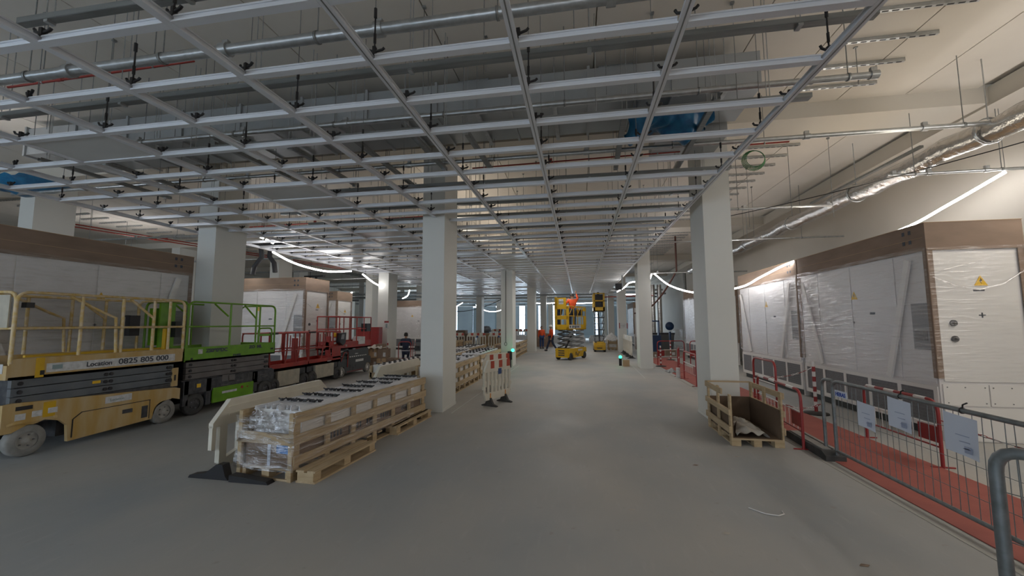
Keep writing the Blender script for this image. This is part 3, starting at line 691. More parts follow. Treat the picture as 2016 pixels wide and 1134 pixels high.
# crates behind the near left column
for k, (y, L, lab, H) in enumerate(((8.75, 2.9, 'slatted crate of profiles behind the near left column', .72), (12.0, 3.1, 'slatted crate with a tall profile stack before the second left column', .72), (17.6, 3.0, 'slatted crate between the second and third left columns', .74), (20.75, 2.6, 'far slatted crate by the third left aisle column', .74))):
    t = crate('long_crate', (-3.72-.03*k, y, 0), 0, lab, L, .74, H)
    bpy.context.view_layer.update()
    in_crate(t, MB().box(.03, .71, .05, L-.05, .122, .70), 'profile_bundle', CABF if k != 2 else CARD, ('pale profile bundle in the crate behind the near left column', 'pale profile bundle in the crate before the second left column', 'brown packed load in the crate between the second and third left columns', 'pale packed load in the far crate by the third left column')[k], 'profile bundle')
    if k in (0, 1):
        profiles(t, 9, L-.3, .722, .1, .66, 'profiles on the crate '+('behind the near left column', 'before the second left column')[k], 'white ceiling profile lying on the crate '+('behind the near left column', 'before the second left column')[k])
        clips(t, [.3+.4*q for q in range(6)], .762, .1, .66, 6, 'black clips on the crate '+('behind the near left column', 'before the second left column')[k], 'small black clip on the crate '+('behind the near left column', 'before the second left column')[k])
for k, (x, y) in enumerate(((-5.1, 9.2), (-5.0, 12.6), (-5.3, 16.2))):
    t = crate('long_crate', (x, y, 0), 0, ('crate with black bars on top in the second row behind the near left column', 'middle crate of the second row beyond the near left column', 'far crate of the second row beyond the near left column')[k], 2.8, .8, .66)
    bpy.context.view_layer.update()
    in_crate(t, MB().box(.03, .77, .05, 2.7, .122, .67), 'profile_bundle', CABF, ('nearest', 'middle', 'farthest')[k]+' pale bundle in the second crate row', 'profile bundle')
    clips(t, [.2+.3*q for q in range(8)], .672, .1, .7, 5, 'black clips on the second crate row', 'small black clip on a crate of the second row')

# open crate at the right column
t = root('open_crate', (2.07, 6.08, 0), 'open slatted wooden crate lined with cardboard at the near right column', 'crate', R(-1))
def P_(n, mb, m=WOODY): return mb.build(n, m, t)
W2 = .62; L2 = 1.08
for x in (0, W2/2-.05, W2-.1): P_('runner_board', MB().box(x, x+.1, 0, L2, 0, .018))
for x in (0, W2/2-.05, W2-.1):
    for y in (0, L2/2-.06, L2-.12): P_('block', MB().box(x, x+.1, y, y+.12, .018, .085), WOOD)
for k in range(6): P_('deck_board', MB().box(0, W2, k*.195, .11+k*.195, .085, .105), WOODX)
for x, s in ((-.022, 1), (W2, 1)):
    for y in (0, L2*.47, L2-.08): P_('post', MB().box(x, x+.022, y, y+.08, 0.0, .74-(.05 if y == 0 and x < 0 else 0)), WOOD)
for z0, z1 in ((.17, .26), (.41, .49), (.65, .73)):
    P_('side_board', MB().box(-.045, -.023, .3 if z0 > .6 else -.005, L2+.02, z0, z1))
    P_('side_board', MB().box(W2+.023, W2+.045, -.005, L2+.02, z0, z1))
for z0, z1 in ((.41, .49), (.715, .74)): P_('back_board', MB().box(-.04, W2+.04, L2, L2+.022, z0, z1), WOODX)
li = MB().box(.012, .02, .02, L2-.03, .107, .47).box(W2-.02, W2-.012, .02, L2-.03, .107, .50).box(.012, W2-.012, L2-.04, L2-.03, .107, .50).box(.01, W2-.01, .02, L2-.03, .106, .112)
P_('cardboard_lining', li, CARDD)
P_('torn_flap', MB().sheet(lambda u, v: (.03+.03*v, .02+.25*u, .12+.22*v*(1-u)), 4, 4), CARDD)
tag(MB().sheet(lambda u, v: (2.13+.42*u, 6.1+.8*v, .135+.12*math.sin(math.pi*u)*abs(math.sin(2.2*v+.4))+.02*math.sin(17*u+9*v)+.015*math.sin(31*v+8*u)), 20, 24).build('packing_sheet', CLOTH), 'crumpled off-white packing sheet lying in the open crate', 'sheet')

# ------------------------------------------------------------------ plastic barriers
def barrier(loc, rz, label, L=1.2, H=.95, panels=True, group=None, slots=7, ch=.22):
    t = root('plastic_barrier', loc, label, 'barrier', rz, group)
    z0 = .13; h = H-z0; T = .022
    # frame: top board, bottom board, chamfered ends, bars
    top = MB().prism([(ch*.6, H), (L-ch*.6, H), (L, H-ch), (L, H-ch-.02), (0, H-ch-.02), (0, H-ch)], -T, T, 'y')
    top.build('top_rail', WPLAST, t)
    bot = MB().prism([(0, z0+.14), (L, z0+.14), (L-.06, z0), (.06, z0)], -T, T, 'y').build('bottom_rail', WPLAST, t)
    for k in range(slots+1):
        x = k*(L-.05)/slots; MB().box(x, x+.05, -T*.9, T*.9, z0+.13, H-ch).build('bar', WPLAST, t)
    for x in (-.03, L): MB().box(x, x+.03, -.02, .02, .35, .42).build('link_hook', WPLAST, t)
    for x in (.18, L-.24):
        MB().prism([(-.19, 0), (.19, 0), (.19, .02), (.1, .05), (.035, .17), (-.035, .17), (-.1, .05), (-.19, .02)], x, x+.05, 'x').build('foot', RUBB, t)
        MB().box(x+.01, x+.04, -.026, -.022, .14, .26).build('foot_clip', mat('clip_orange', (.6, .22, .02), .5), t)
    if panels:
        for a in (.22, .53, .84): MB().box(a*L-.0, a*L+.13*L, -T-.004, -T, H-.17, H-.02).build('red_reflector', mat('reflector_red', (.42, .06, .03), .4), t)
        MB().box(.5*L, .5*L+.12, -T-.006, -T, H-.31, H-.19).build('blue_plate', mat('plate_blue', (.03, .07, .2), .4), t)
    return t
barrier((-1.93, 7.95, 0), math.atan2(.87, .36), 'white slotted barrier with red reflectors standing free before the second left column', .98, .93)
barrier((-2.35, 9.6, 0), math.atan2(.85, .5), 'second white barrier with red reflectors half hidden behind the first', 1.0, .93)
# long hoarding barriers beside the long crate
def gate_barrier(loc, rz, label, L=2.1):
    t = root('plastic_barrier', loc, label, 'barrier', rz)
    T = .03
    MB().prism([(0, .50), (.0, .55), (.22, .79), (L-.22, .79), (L, .60), (L, .50)], -T, T, 'y').build('top_panel', WPLAST, t)
    xs = [.0, .10, .15, .36, .41, .80, .90, 1.2, 1.3, 1.6, 1.7, L-.1]
    for x in xs: MB().box(x, x+.05, -T*.8, T*.8, .12 if x > .04 else .25, .52).build('bar', WPLAST, t)
    MB().prism([(.10, .22), (.20, .12), (.40, .18), (.42, .26), (L, .26), (L, .14), (.40, .05), (.20, .0), (.10, .08)], -T, T, 'y').build('bottom_panel', WPLAST, t)
    MB().box(.20, L-.2, -T-.006, -T, .60, .62).box(.20, L-.2, -T-.006, -T, .70, .71).build('moulded_rib', WPLAST, t)
    MB().prism([(-.42, 0), (.10, 0), (.08, .03), (-.12, .06), (-.26, .16), (-.34, .16), (-.38, .04)], -.15, -.06, 'x').build('foot', BLACK, t)
    MB().prism([(-.95, 0), (-.46, 0), (-.46, .07), (-.62, .06), (-.92, .03)], -.18, -.08, 'x').build('foot', BLACK, t)
    MB().prism([(-.32, 0), (.32, 0), (.30, .03), (.04, .18), (-.04, .18), (-.30, .03)], L-.5, L-.4, 'x').build('foot', RUBB, t)
    return t
gate_barrier((-4.22, 4.06, 0), R(89), 'white plastic barrier leaning along the near side of the long crate')
gate_barrier((-4.22, 7.75, 0), R(89), 'white plastic barrier continuing behind the long crate towards the column', 2.4)
for k, (x, y) in enumerate(((2.42, 19.6), (2.44, 21.0), (2.46, 22.4))):
    barrier((x, y, 0), R(90), ('nearest', 'middle', 'farthest')[k]+' of the three plain white barriers between the right columns', 1.25, 1.05, False, slots=5)
for k, (x, y, a) in enumerate(((-8.3, 24.0, 12), (-7.0, 24.3, 8), (-5.7, 24.7, 5))):
    barrier((x, y, 0), R(a), ('left', 'middle', 'right')[k]+' white and red barrier of the row deep behind the near left column', 1.2, 1.1)
for k, (x, y, a) in enumerate(((-7.4, 33, 0), (-6.0, 33.2, 0), (-4.7, 33, 0))):
    barrier((x, y, 0), R(a), ('left', 'middle', 'right')[k]+' pale barrier of the farthest row before the left windows', 1.3, 1.2)

# ------------------------------------------------------------------ steel mesh fence and red tube barriers
def mesh_fence(loc, rz, L, label, H=.97, r=.021, sign=False):
    t = root('mesh_fence', loc, label, 'fence', rz)
    MB().tube(rounded([(0, 0, .02), (0, 0, H), (L, 0, H), (L, 0, .02)], .12), r, 10).build('tube_frame', FENCE, t)
    MB().tube([(0, 0, .12), (L, 0, .12)], r*.9, 10).build('bottom_rail', FENCE, t)
    wv = MB().tube([(0, 0, .12), (0, 0, H-.01)], .0028, 4).mesh('vertical_wire', FENCE)
    for k in range(1, int(L/.085)):
        o = inst(wv, 'vertical_wire', t, (k*.085+random.uniform(-.006, .006), 0, 0)); o.rotation_euler = (0, random.uniform(-.02, .02), 0)
    for z in (.3, .55, .8): MB().tube([(0, .004, z), (L, .004, z)], .0028, 4).build('horizontal_wire', FENCE, t)
    return t
f1_ = mesh_fence((3.1, 5.64, 0), R(-90), 3.5, 'grey steel mesh fence panel along the red walkway, with papers hung on it')
MB().box(.06, .28, -.012, -.008, .79, .87).build('name_plate', PAPER, f1_)
text('HERAS', .062, INKB, f1_, (.075, -.0135, .805), FY, bold=.002)
t = root('mesh_fence', (3.1, 5.86, 0), 'galvanised end posts of the next fence panel standing by the rubber foot block', 'fence', R(-90))
MB().tube(rounded([(0, .0, .0), (0, 0, .97), (.22, 0, .97)], .12), .021, 10).build('tube_frame', FENCE, t)
for k, (y0, y1, z0, z1, lab) in enumerate(((5.16, 4.90, .55, .82, 'white paper sheet hung first on the mesh fence'), (4.70, 4.42, .66, .95, 'white printed sheet hung in the middle of the mesh fence'), (4.07, 3.78, .62, .94, 'white printed sheet hung last on the mesh fence'))):
    p = tag(MB().sheet(lambda u, v: (3.075-.006*math.sin(5*u+2*v), y0+(y1-y0)*u, z1+(z0-z1)*v-.02*u), 6, 6).build('paper_sheet', PAPER), lab, 'paper')
    ln = MB()
    for q in range(3): ln.box(3.064, 3.066, y1+.06, y1+.12+.03*q, z0+.05+.05*q, z0+.056+.05*q)
    ln.box(3.064, 3.066, y1+.05, y1+.11, z0+.02, z0+.07).build('print_lines', mat('faint_print', (.35, .40, .55), .7), p)
for k, y in enumerate((4.56, 3.92)):
    tag(MB().tube([(3.1, y, .98), (3.09, y-.02, 1.02), (3.1, y-.05, 1.04)], .006, 5).tube([(3.1-.024*math.cos(a), y, .97+.024*math.sin(a)) for a in [k2*math.pi/5 for k2 in range(10)]], .005, 5, True).build('cable_tie', BLACK), 'black cable tie on the fence rail above the '+('middle', 'last')+' sheet' if False else 'black cable tie on the fence rail above the '+(('middle', 'last')[k])+' sheet', 'cable tie')
mesh_fence((2.19, 2.61, 0), R(-62), 2.4, 'nearest mesh fence panel with thick rounded corner at the right picture edge', 1.02, .030)
t = root('fence_foot', (3.07, 5.7, 0), 'black rubber foot block carrying the fence posts', 'fence foot', R(-3))
MB().prism([(-.1, 0), (1.0, 0), (1.0, .07), (.95, .10), (.0, .10), (-.1, .06)], -.11, .11, 'x').build('block', RUBB, t)
MB().box(-.08, .02, .05, .92, .10, .112).box(.05, .09, .05, .9, .10, .112).build('raised_ribs', GRUB, t)
def tube_barrier(loc, rz, L, label, H=.78, plate=True, stripes=True, group=None, bars=True):
    t = root('tube_barrier', loc, label, 'barrier', rz, group)
    MB().tube(rounded([(0, 0, .0), (0, 0, H), (L, 0, H), (L, 0, .0)], .14), .019, 8).build('tube_frame', REDM, t)
    if stripes:
        for a in (.12, .52, .8): MB().tube([(a*L, 0, H), ((a+.14)*L, 0, H)], .0205, 8).build('white_stripe', WHITEM, t)
    for z in (.30*H, .62*H): MB().tube([(0, 0, z), (L, 0, z)], .011, 6).build('cross_bar', REDM if z < .3*H+.01 else WHITEM, t)
    if bars:
        for k in range(1, int(L/.13)): MB().tube([(k*.13, 0, .30*H), (k*.13, 0, .62*H)], .004, 4).build('upright_bar', WHITEM, t)
    if plate: MB().box(.02, .30, -.008, .008, .36*H, .60*H).build('red_plate', REDM, t)
    for x in (0, L): MB().beam((x, -.12, .008), (x, .12, .008), .025, .014).build('foot', REDM, t)
    return t
tube_barrier((4.15, 5.56, 0), R(90), 1.24, 'red and white tube barrier behind the mesh fence, before the nearest cabinet', .77)
tube_barrier((2.93, 6.05, 0), R(86), 1.6, 'dark red tube barrier leaning behind the open crate', .78, True, True)
tube_barrier((3.25, 7.45, 0), R(88), .95, 'red tube barrier wrapped with chain beyond the open crate', 1.03, False, False, bars=False)
tube_barrier((3.05, 11.4, 0), R(88), 1.5, 'red tube barrier just left of the near right column', .84, True, False)
tube_barrier((3.05, 13.4, 0), R(75), 1.1, 'red tube barrier with plate beyond the near right column', .86, True, False, bars=False)
tube_barrier((3.1, 17.0, 0), R(20), 1.2, 'red tube barrier across the far end of the walkway', .95, True, False, bars=False)
tube_barrier((4.4, 17.2, 0), R(20), .6, 'red tube barrier across the walkway by the shiny cabinet', .95, True, False, bars=False)
tube_barrier((-7.3, 15.35, 0), R(10), .5, 'small red tube barrier by the striped post on the left', .95, False, False, bars=False)
def striped_post(x, y, h, label, base=True):
    t = root('striped_post', (x, y, 0), label, 'post')
    MB().lathe([(0, 0), (.2, 0), (.2, .02), (.05, .045), (0, .045)], (0, 0, 0), 'z', 20).build('base', RUBB, t)
    n = 10
    for k in range(n): MB().cyl((0, 0, .04+k*(h-.04)/n), (0, 0, .04+(k+1)*(h-.04)/n), .028, 10).build('red_band' if k % 2 == 0 else 'white_band', REDM if k % 2 == 0 else WHITEM, t)
    return t
striped_post(4.32, 8.4, .96, 'red and white striped post on a round base beside the walkway')
striped_post(3.1, 16.4, .8, 'red and white striped post at the far left walkway edge')
striped_post(4.07, 19.2, .9, 'farthest red and white striped post on the walkway')
striped_post(-7.75, 15.3, 1.0, 'red and white striped post against the left column by the cartons')
# plastic chains
def chain(a, b, d, label, n=36):
    P = sag(a, b, d, n); t = root('plastic_chain', a, label, 'chain')
    lk = [MB().tube([(.028*math.cos(q*math.pi/4), .011*math.sin(q*math.pi/4), 0) for q in range(8)], .0035, 4, True).mesh('chain_link', m) for m in (REDM, WHITEM)]
    for i in range(n):
        c = (P[i]+P[i+1])/2; dr = (P[i+1]-P[i]).normalized(); o = inst(lk[(i//3) % 2], 'chain_link', t)
        q = dr.to_track_quat('X', 'Z').to_matrix().to_4x4() @ Matrix.Rotation(R(90)*(i % 2), 4, 'X')
        o.matrix_local = Matrix.Translation(c-Vector(a)) @ q @ Matrix.Diagonal(((P[i+1]-P[i]).length/.045, 1, 1, 1))
    return t
chain((2.95, 6.5, .50), (3.1, 5.85, .66), .06, 'red and white chain from the leaning red barrier to the fence post', 16)
chain((4.15, 5.56, .55), (4.6, 3.3, .5), .1, 'red and white chain from the red barrier towards the picture edge', 40)
chain((3.25, 8.3, .7), (4.32, 8.4, .86), .1, 'thin chain from the red barrier to the striped post', 24)
# hooked wire and small litter
tag(MB().tube([(1.50, 4.11, .006), (1.60, 4.01, .006), (1.70, 3.99, .006), (1.76, 4.03, .006), (1.77, 4.09, .006)], .005, 6).build('bent_wire', WHITEM), 'white bent wire lying on the open floor', 'wire')
for k, (x, y) in enumerate(((1.3, 5.2), (.4, 3.9), (1.9, 3.3), (1.1, 3.6), (1.0, 2.9), (1.9, 5.6))):
    tag(MB().sheet(lambda u, v: (x+.05*u+.03*v, y+.03*v-.01*u, .002+.006*math.sin(3*u)*math.sin(3*v)), 4, 3).build('scrap', CLOTH if k % 2 else CARD), 'tiny scrap lying on the open floor', 'scrap', 'scraps on the floor')
# light cube and small carton by second right column, green lamps
t = root('work_light', (1.58, 16.5, 0), 'small green glowing lamp on a black stand behind the small carton', 'light')
MB().box(-.05, .05, -.05, .05, 0, .30).build('stand', BLACK, t); MB().lathe([(0, -.06), (.05, -.04), (.06, 0), (.05, .04), (0, .06)], (0, -.02, .34), 'z', 12).build('lamp', GLED, t)
b_ = tag(MB().box(1.66, 1.90, 16.2, 16.42, 0, .24).build('cardboard_box', CARDL), 'small brown carton on the floor by the second right column', 'box')
t = root('work_light', (-2.66, 15.2, 0), 'green glowing lamp on a black holder at the second left column', 'light')
MB().box(-.05, .05, -.05, .05, 0, .5).box(-.08, .08, -.06, .06, .3, .62).build('stand', BLACK, t)
MB().lathe([(0, -.06), (.05, -.04), (.06, 0), (.05, .04), (0, .06)], (.12, -.02, .66), 'z', 12).build('lamp', GLED, t)
tag(MB().cyl((-2.88, 15.53, .95), (-2.88, 15.53, 3.8), .012, 6).tube([(-2.88+.05*math.cos(a*.7), 15.52, .88+.07*math.sin(a*.7)) for a in range(9)], .009, 5, True).build('hanging_cable', CABLE), 'thin cable with a loop running down the second left column', 'cable')
# notices on columns
def notice(loc, rot, w_, h, label, top=None, m=STICK):
    o = MB().box(0, w_, 0, .004, 0, h).build('notice', m); o.location = loc; o.rotation_euler = rot; tag(o, label, 'notice')
    if top: MB().box(0, w_, -.002, 0, h*.78, h).build('red_header', REDM, o); MB().box(w_*.3, w_*.7, -.002, 0, h*.12, h*.65).build('print', mat('faded_print', (.25, .33, .33), .6), o)
    return o
notice((-8.05, 15.54, 1.48), (0, 0, 0), .2, .32, 'small notice with red header on the left column beyond the red lifts', True)
n_o = notice((2.28, 23.68, 1.38), (0, 0, 0), .42, .3, 'white notice with red side bars on the third right column')
MB().box(-.03, .02, -.003, 0, -.01, .31).box(.40, .45, -.003, 0, -.01, .31).build('red_bar', REDM, n_o)
text('+33', .14, mat('faded_print', (.25, .33, .33), .6), n_o, (.07, -.003, .09), FY)

# ------------------------------------------------------------------ access lifts
def wheel(t, x, y, r, w_, tyre, hub, side=1):
    o = MB().lathe([(r*.55, -w_/2), (r*.92, -w_/2), (r, -w_*.32), (r, w_*.32), (r*.92, w_/2), (r*.55, w_/2)], (0, 0, 0), 'x', 28).build('wheel', tyre, t)
    o.location = (x, y, r)
    MB().lathe([(0, w_*.36*side), (r*.2, w_*.42*side), (r*.3, w_*.30*side), (r*.58, w_*.36*side)], (0, 0, 0), 'x', 20).build('hub', hub, o)
    bl = MB()
    for k in range(5):
        a = k*2*math.pi/5; bl.cyl((w_*.3*side, r*.36*math.cos(a), r*.36*math.sin(a)), (w_*.46*side, r*.36*math.cos(a), r*.36*math.sin(a)), r*.05, 6)
    bl.build('wheel_bolts', GRIL, o)
    return o
def scissor_big(loc, label, L, W_, body, railm, grey, kind):
    """x: 0 = aisle side, -W_ = wall side; y: 0 = near end .. L"""
    t = root('scissor_lift', loc, label, 'scissor lift')
    y_ = kind == 'yellow'
    r = .195
    # chassis side profile with wheel arches
    if y_:
        prof = [(.0, .33), (.0, .69), (.08, .70), (L-.12, .58), (L-.02, .55), (L-.02, .36), (L-.14, .40), (L-.28, .38), (L-.42, .30), (L-.48, .12), (.66, .07), (.64, .30), (.56, .38), (.40, .43), (.22, .40), (.08, .33)]
        for x0, x1 in ((-.05, 0), (-W_, -W_+.05)): MB().prism(prof, x0, x1, 'x').build('chassis_side', body, t)
        MB().box(-W_+.05, -.05, .02, L-.04, .40, .66).box(-W_+.16, -.16, .62, L-.5, .14, .45).build('chassis_core', DARK, t)
        MB().box(-W_, 0, -.02, 0, .33, .69).build('end_plate', body, t)
        d = MB().prism([(.70, .11), (.70, .36), (.80, .44), (1.72, .44), (1.72, .14)], 0, .006, 'x').build('battery_door', body, t)
        ln = MB().box(.006, .009, .69, .705, .11, .36).beam((.0075, .695, .36), (.0075, .80, .445), .004, .012).box(.006, .009, .80, 1.73, .437, .447).box(.006, .009, 1.715, 1.725, .14, .44)
        ln.build('door_gap', BLACK, d); MB().box(.005, .012, 1.32, 1.46, .30, .36).box(.005, .012, 1.60, 1.69, .17, .36).build('door_latch', DARK, d)
        for a, b, c, e in ((1.08, 1.44, .51, .60), ): 
            s_ = MB().box(.001, .005, a, b, c-.01, e).build('name_label', STICK, t)
            text('Location', .055, mat('faded_print', (.25, .33, .33), .6), t, (.006, 1.14, .527), FX)
        for k in range(3): MB().box(.001, .004, .10+.16*k, .20+.16*k, .475+.015*k, .555+.01*k).build('control_sticker', STICK, t)
        MB().box(.001, .006, .10, .26, .60, .65).build('slot_hole', BLACK, t)
        MB().box(.0, .0008, .37, .50, .46, .66).build('bright_paint', YEL, t); MB().box(.0, .0008, .25, .34, 1.0, 1.26).build('bright_paint', YEL, t)
        MB().sheet(lambda u, v: (.02+.03*math.sin(6*u), .02+.5*u, .42+.02*math.sin(9*u)+.03*v), 10, 2).build('mud_guard', YELD, t)
    else:
        MB().box(-W_+.05, -.05, 0, L, .34, .66).box(-W_+.14, -.14, .5, L-.5, .15, .4).build('chassis_core', DARK, t)
        MB().box(-.05, 0, .02, L-.0, .40, .64).box(-.05, 0, .0, .1, .2, .64).box(-.05, 0, .46, .56, .14, .64).box(-.05, 0, L-.62, L-.48, .2, .64).build('chassis_side', DARK, t)
        d = MB().box(-.02, .012, .60, L-.60, .15, .44).build('battery_door', body, t)
        MB().box(.012, .015, .80, 1.15, .30, .345).build('name_label', STICK, d)
        MB().cyl((.012, 1.28, .36), (.018, 1.28, .36), .03, 12).cyl((.012, 1.42, .35), (.018, 1.42, .35), .015, 8).build('socket', REDM, d)
        MB().box(.0, .003, .26, .34, .50, .57).build('warning_label', YSIGN, t)
        sc = MB()
        for k in range(14):
            a = random.uniform(.1, L-.3); sc.box(.0, .0035, a, a+random.choice((.01, .16)), .46+.02*(k % 5), .47+.02*(k % 5)+random.choice((.004, .12)))
        sc.build('paint_scratches', GREY2, t)
    # stacked scissor arms
    z0, z1 = .67, 1.0
    for k in range(3):
        a = z0+(z1-z0)*k/3; b = a+(z1-z0)/3-.012
        o = MB().box(-.10, -.04, .06, L-.14, a, b).build('scissor_arm', grey, t)
        o2 = MB().box(-W_+.04, -W_+.10, .06, L-.14, a, b).build('scissor_arm', grey, t)
        pn = MB()
        for y in (.14, L/2-.04, L/2+.03, L-.24, L-.19): pn.cyl((-.045, y, (a+b)/2), (-.022, y, (a+b)/2), .026, 10)
        pn.build('pivot_pin', BLACK, o)
    MB().box(-W_+.1, -.1, .12, L-.2, .66, .98).build('arm_stack_core', DARK, t)
    if y_:
        MB().box(-.036, -.03, 1.02-.1, 1.12-.1, .82, .86).build('yellow_label', YSIGN, t)
        MB().box(-.06, -.02, L-.16, L-.06, .6, .92).build('safety_prop', body, t)
        MB().box(-.018, -.016, L-.13, L-.10, .70, .80).build('prop_hole', BLACK, t)
    # platform panel with lettering
    MB().box(-W_, 0, 0, L, 1.0, 1.03).build('deck', DARK, t)
    MB().box(-.025, 0, 0, L, 1.0, 1.26).box(-W_, -W_+.025, 0, L, 1.0, 1.26).build('side_panel', body, t)
    MB().box(-W_, 0, -.02, 0, 1.0, 1.18 if y_ else 1.26).build('end_panel', body, t); MB().box(-W_, 0, L-.02, L, 1.0, 1.26).build('end_panel', body, t)
    if y_:
        s_ = MB().box(.001, .004, .36, L-.16, 1.055, 1.175).build('lettering_strip', STICK, t)
        text('Location', .095, INK, t, (.006, .80, 1.085), FX, bold=.0015, sx=.98)
        text('0825 805 000', .115, INK, t, (.006, 1.21, 1.082), FX, bold=.002, sx=1.2)
        MB().box(.0045, .006, .42, .53, 1.09, 1.15).build('printed_emblem', mat('faded_print', (.25, .33, .33), .6), t)
        MB().box(.0005, .003, .30, .345, 1.03, 1.09).build('slot_hole', BLACK, t)
        MB().beam((-.3, .30, 1.27), (-.3, L-.1, 1.27), .04, .03).build('deck_edge', YEL, t)
    else:
        text('ZS0808DC', .095, INK, t, (.004, .40, 1.15), FX, bold=.0045, sx=1.1)
        text('ZO  ML', .09, INK, t, (.004, 1.42, 1.165), FX, bold=.0045, sx=1.2)
        text('P100S', .06, INK, t, (.004, 1.02, 1.03), FX, bold=.002, sx=1.3)
        MB().box(.001, .004, .24, .33, 1.13, 1.22).build('sticker', STICK, t)
        MB().box(.001, .004, .10, .14, 1.03, 1.07).build('slot_hole', BLACK, t); MB().box(.001, .004, L-.14, L-.06, 1.10, 1.14).build('slot_hole', BLACK, t)
    # guard rails
    H = 2.12; rr = .021 if y_ else .018
    for x in (-.015, -W_+.015):
        MB().tube(rounded([(x, .015, 1.2), (x, .015, H), (x, L-.02, H), (x, L-.02, 1.2)], .14), rr, 8).build('guard_rail', railm, t)
        MB().tube([(x, .015, 1.65), (x, L-.02, 1.65)], rr*.85, 8).build('mid_rail', railm, t)
        for y in ((.72, 1.25, 1.72, 1.98) if y_ else (.95, 1.62, 1.72)): MB().tube([(x-.02, y, 1.22), (x-.02, y, H-.02)], rr, 8).build('rail_post', railm, t)
        if y_:
            MB().tube([(x-.03, .58, H-.02), (x-.03, .98, 1.88), (x-.03, 1.16, 1.80), (x-.03, 1.2, 1.22)], rr, 8).tube([(x-.03, 1.35, H-.02), (x-.03, 1.72, 1.80), (x-.03, 1.72, 1.25)], rr, 8).build('rail_brace', railm, t)
        else:
            MB().tube([(x-.03, .58, H-.02), (x-.03, .9, 1.86)], rr, 8).tube([(x-.03, 1.3, H-.02), (x-.03, 1.62, 1.82)], rr, 8).build('rail_brace', railm, t)
    for y in (.015, L-.02):
        MB().tube(rounded([(-.02, y, 1.2), (-.02, y, H), (-W_+.02, y, H), (-W_+.02, y, 1.2)], .14), rr, 8).tube([(-.02, y, 1.65), (-W_+.02, y, 1.65)], rr*.85, 8).build('end_rail', railm, t)
    if y_:
        MB().box(-W_+.1, -.07, -.02, -.008, 1.66, 2.08).build('entry_board', BEIGE, t)
        MB().box(-.5, -.06, -.024, -.02, 1.08, 1.20).build('emblem_board', STICK, t)
        MB().box(-.12, -.03, .12, .2, 1.92, 1.99).build('rail_socket', BLACK, t)
        MB().box(-.6, -.5, 1.7, 1.86, 1.5, 1.85).build('control_box', BLACK, t)
        MB().beam((-.1, L-.28, 1.24), (-.1, L-.28, 1.62), .07, .03).build('gate_plate', YEL, t)
    else:
        MB().tube(rounded([(-.02, L-.5, 1.26), (-.02, L-.5, 1.60), (-.02, L-.1, 1.60), (-.02, L-.1, 1.26)], .1), rr, 8).build('lower_gate', railm, t)
        MB().box(-.05, -.02, L-.46, L-.14, 1.42, 1.47).build('gate_bar', railm, t)
        MB().box(-W_+.05, -W_+.2, .05, .35, 1.3, 2.0).box(-W_+.3, -W_+.34, .02, .3, 1.2, 2.1).build('control_panel', body, t)
        MB().box(-.6, -.5, .2, .3, 1.45, 1.75).build('control_box', BLACK, t)
    for y in (.24, L-.28 if y_ else L-.24):
        wheel(t, -.06, y, r+.005, .12, GRUB if y_ else RUBB, HUBW if y_ else DARK, 1)
        wheel(t, -W_+.06, y, r+.005, .12, GRUB if y_ else RUBB, HUBW if y_ else DARK, -1)
    return t
scissor_big((-7.10, 3.94, 0), 'dusty yellow scissor lift with phone number lettering at the left edge', 2.25, 1.05, YELD, YELRAIL, GREY1, 'yellow')
scissor_big((-7.15, 6.27, 0), 'lime green scissor lift behind the dusty yellow one', 2.18, .98, GREEN, GREEN, GREY2, 'green')

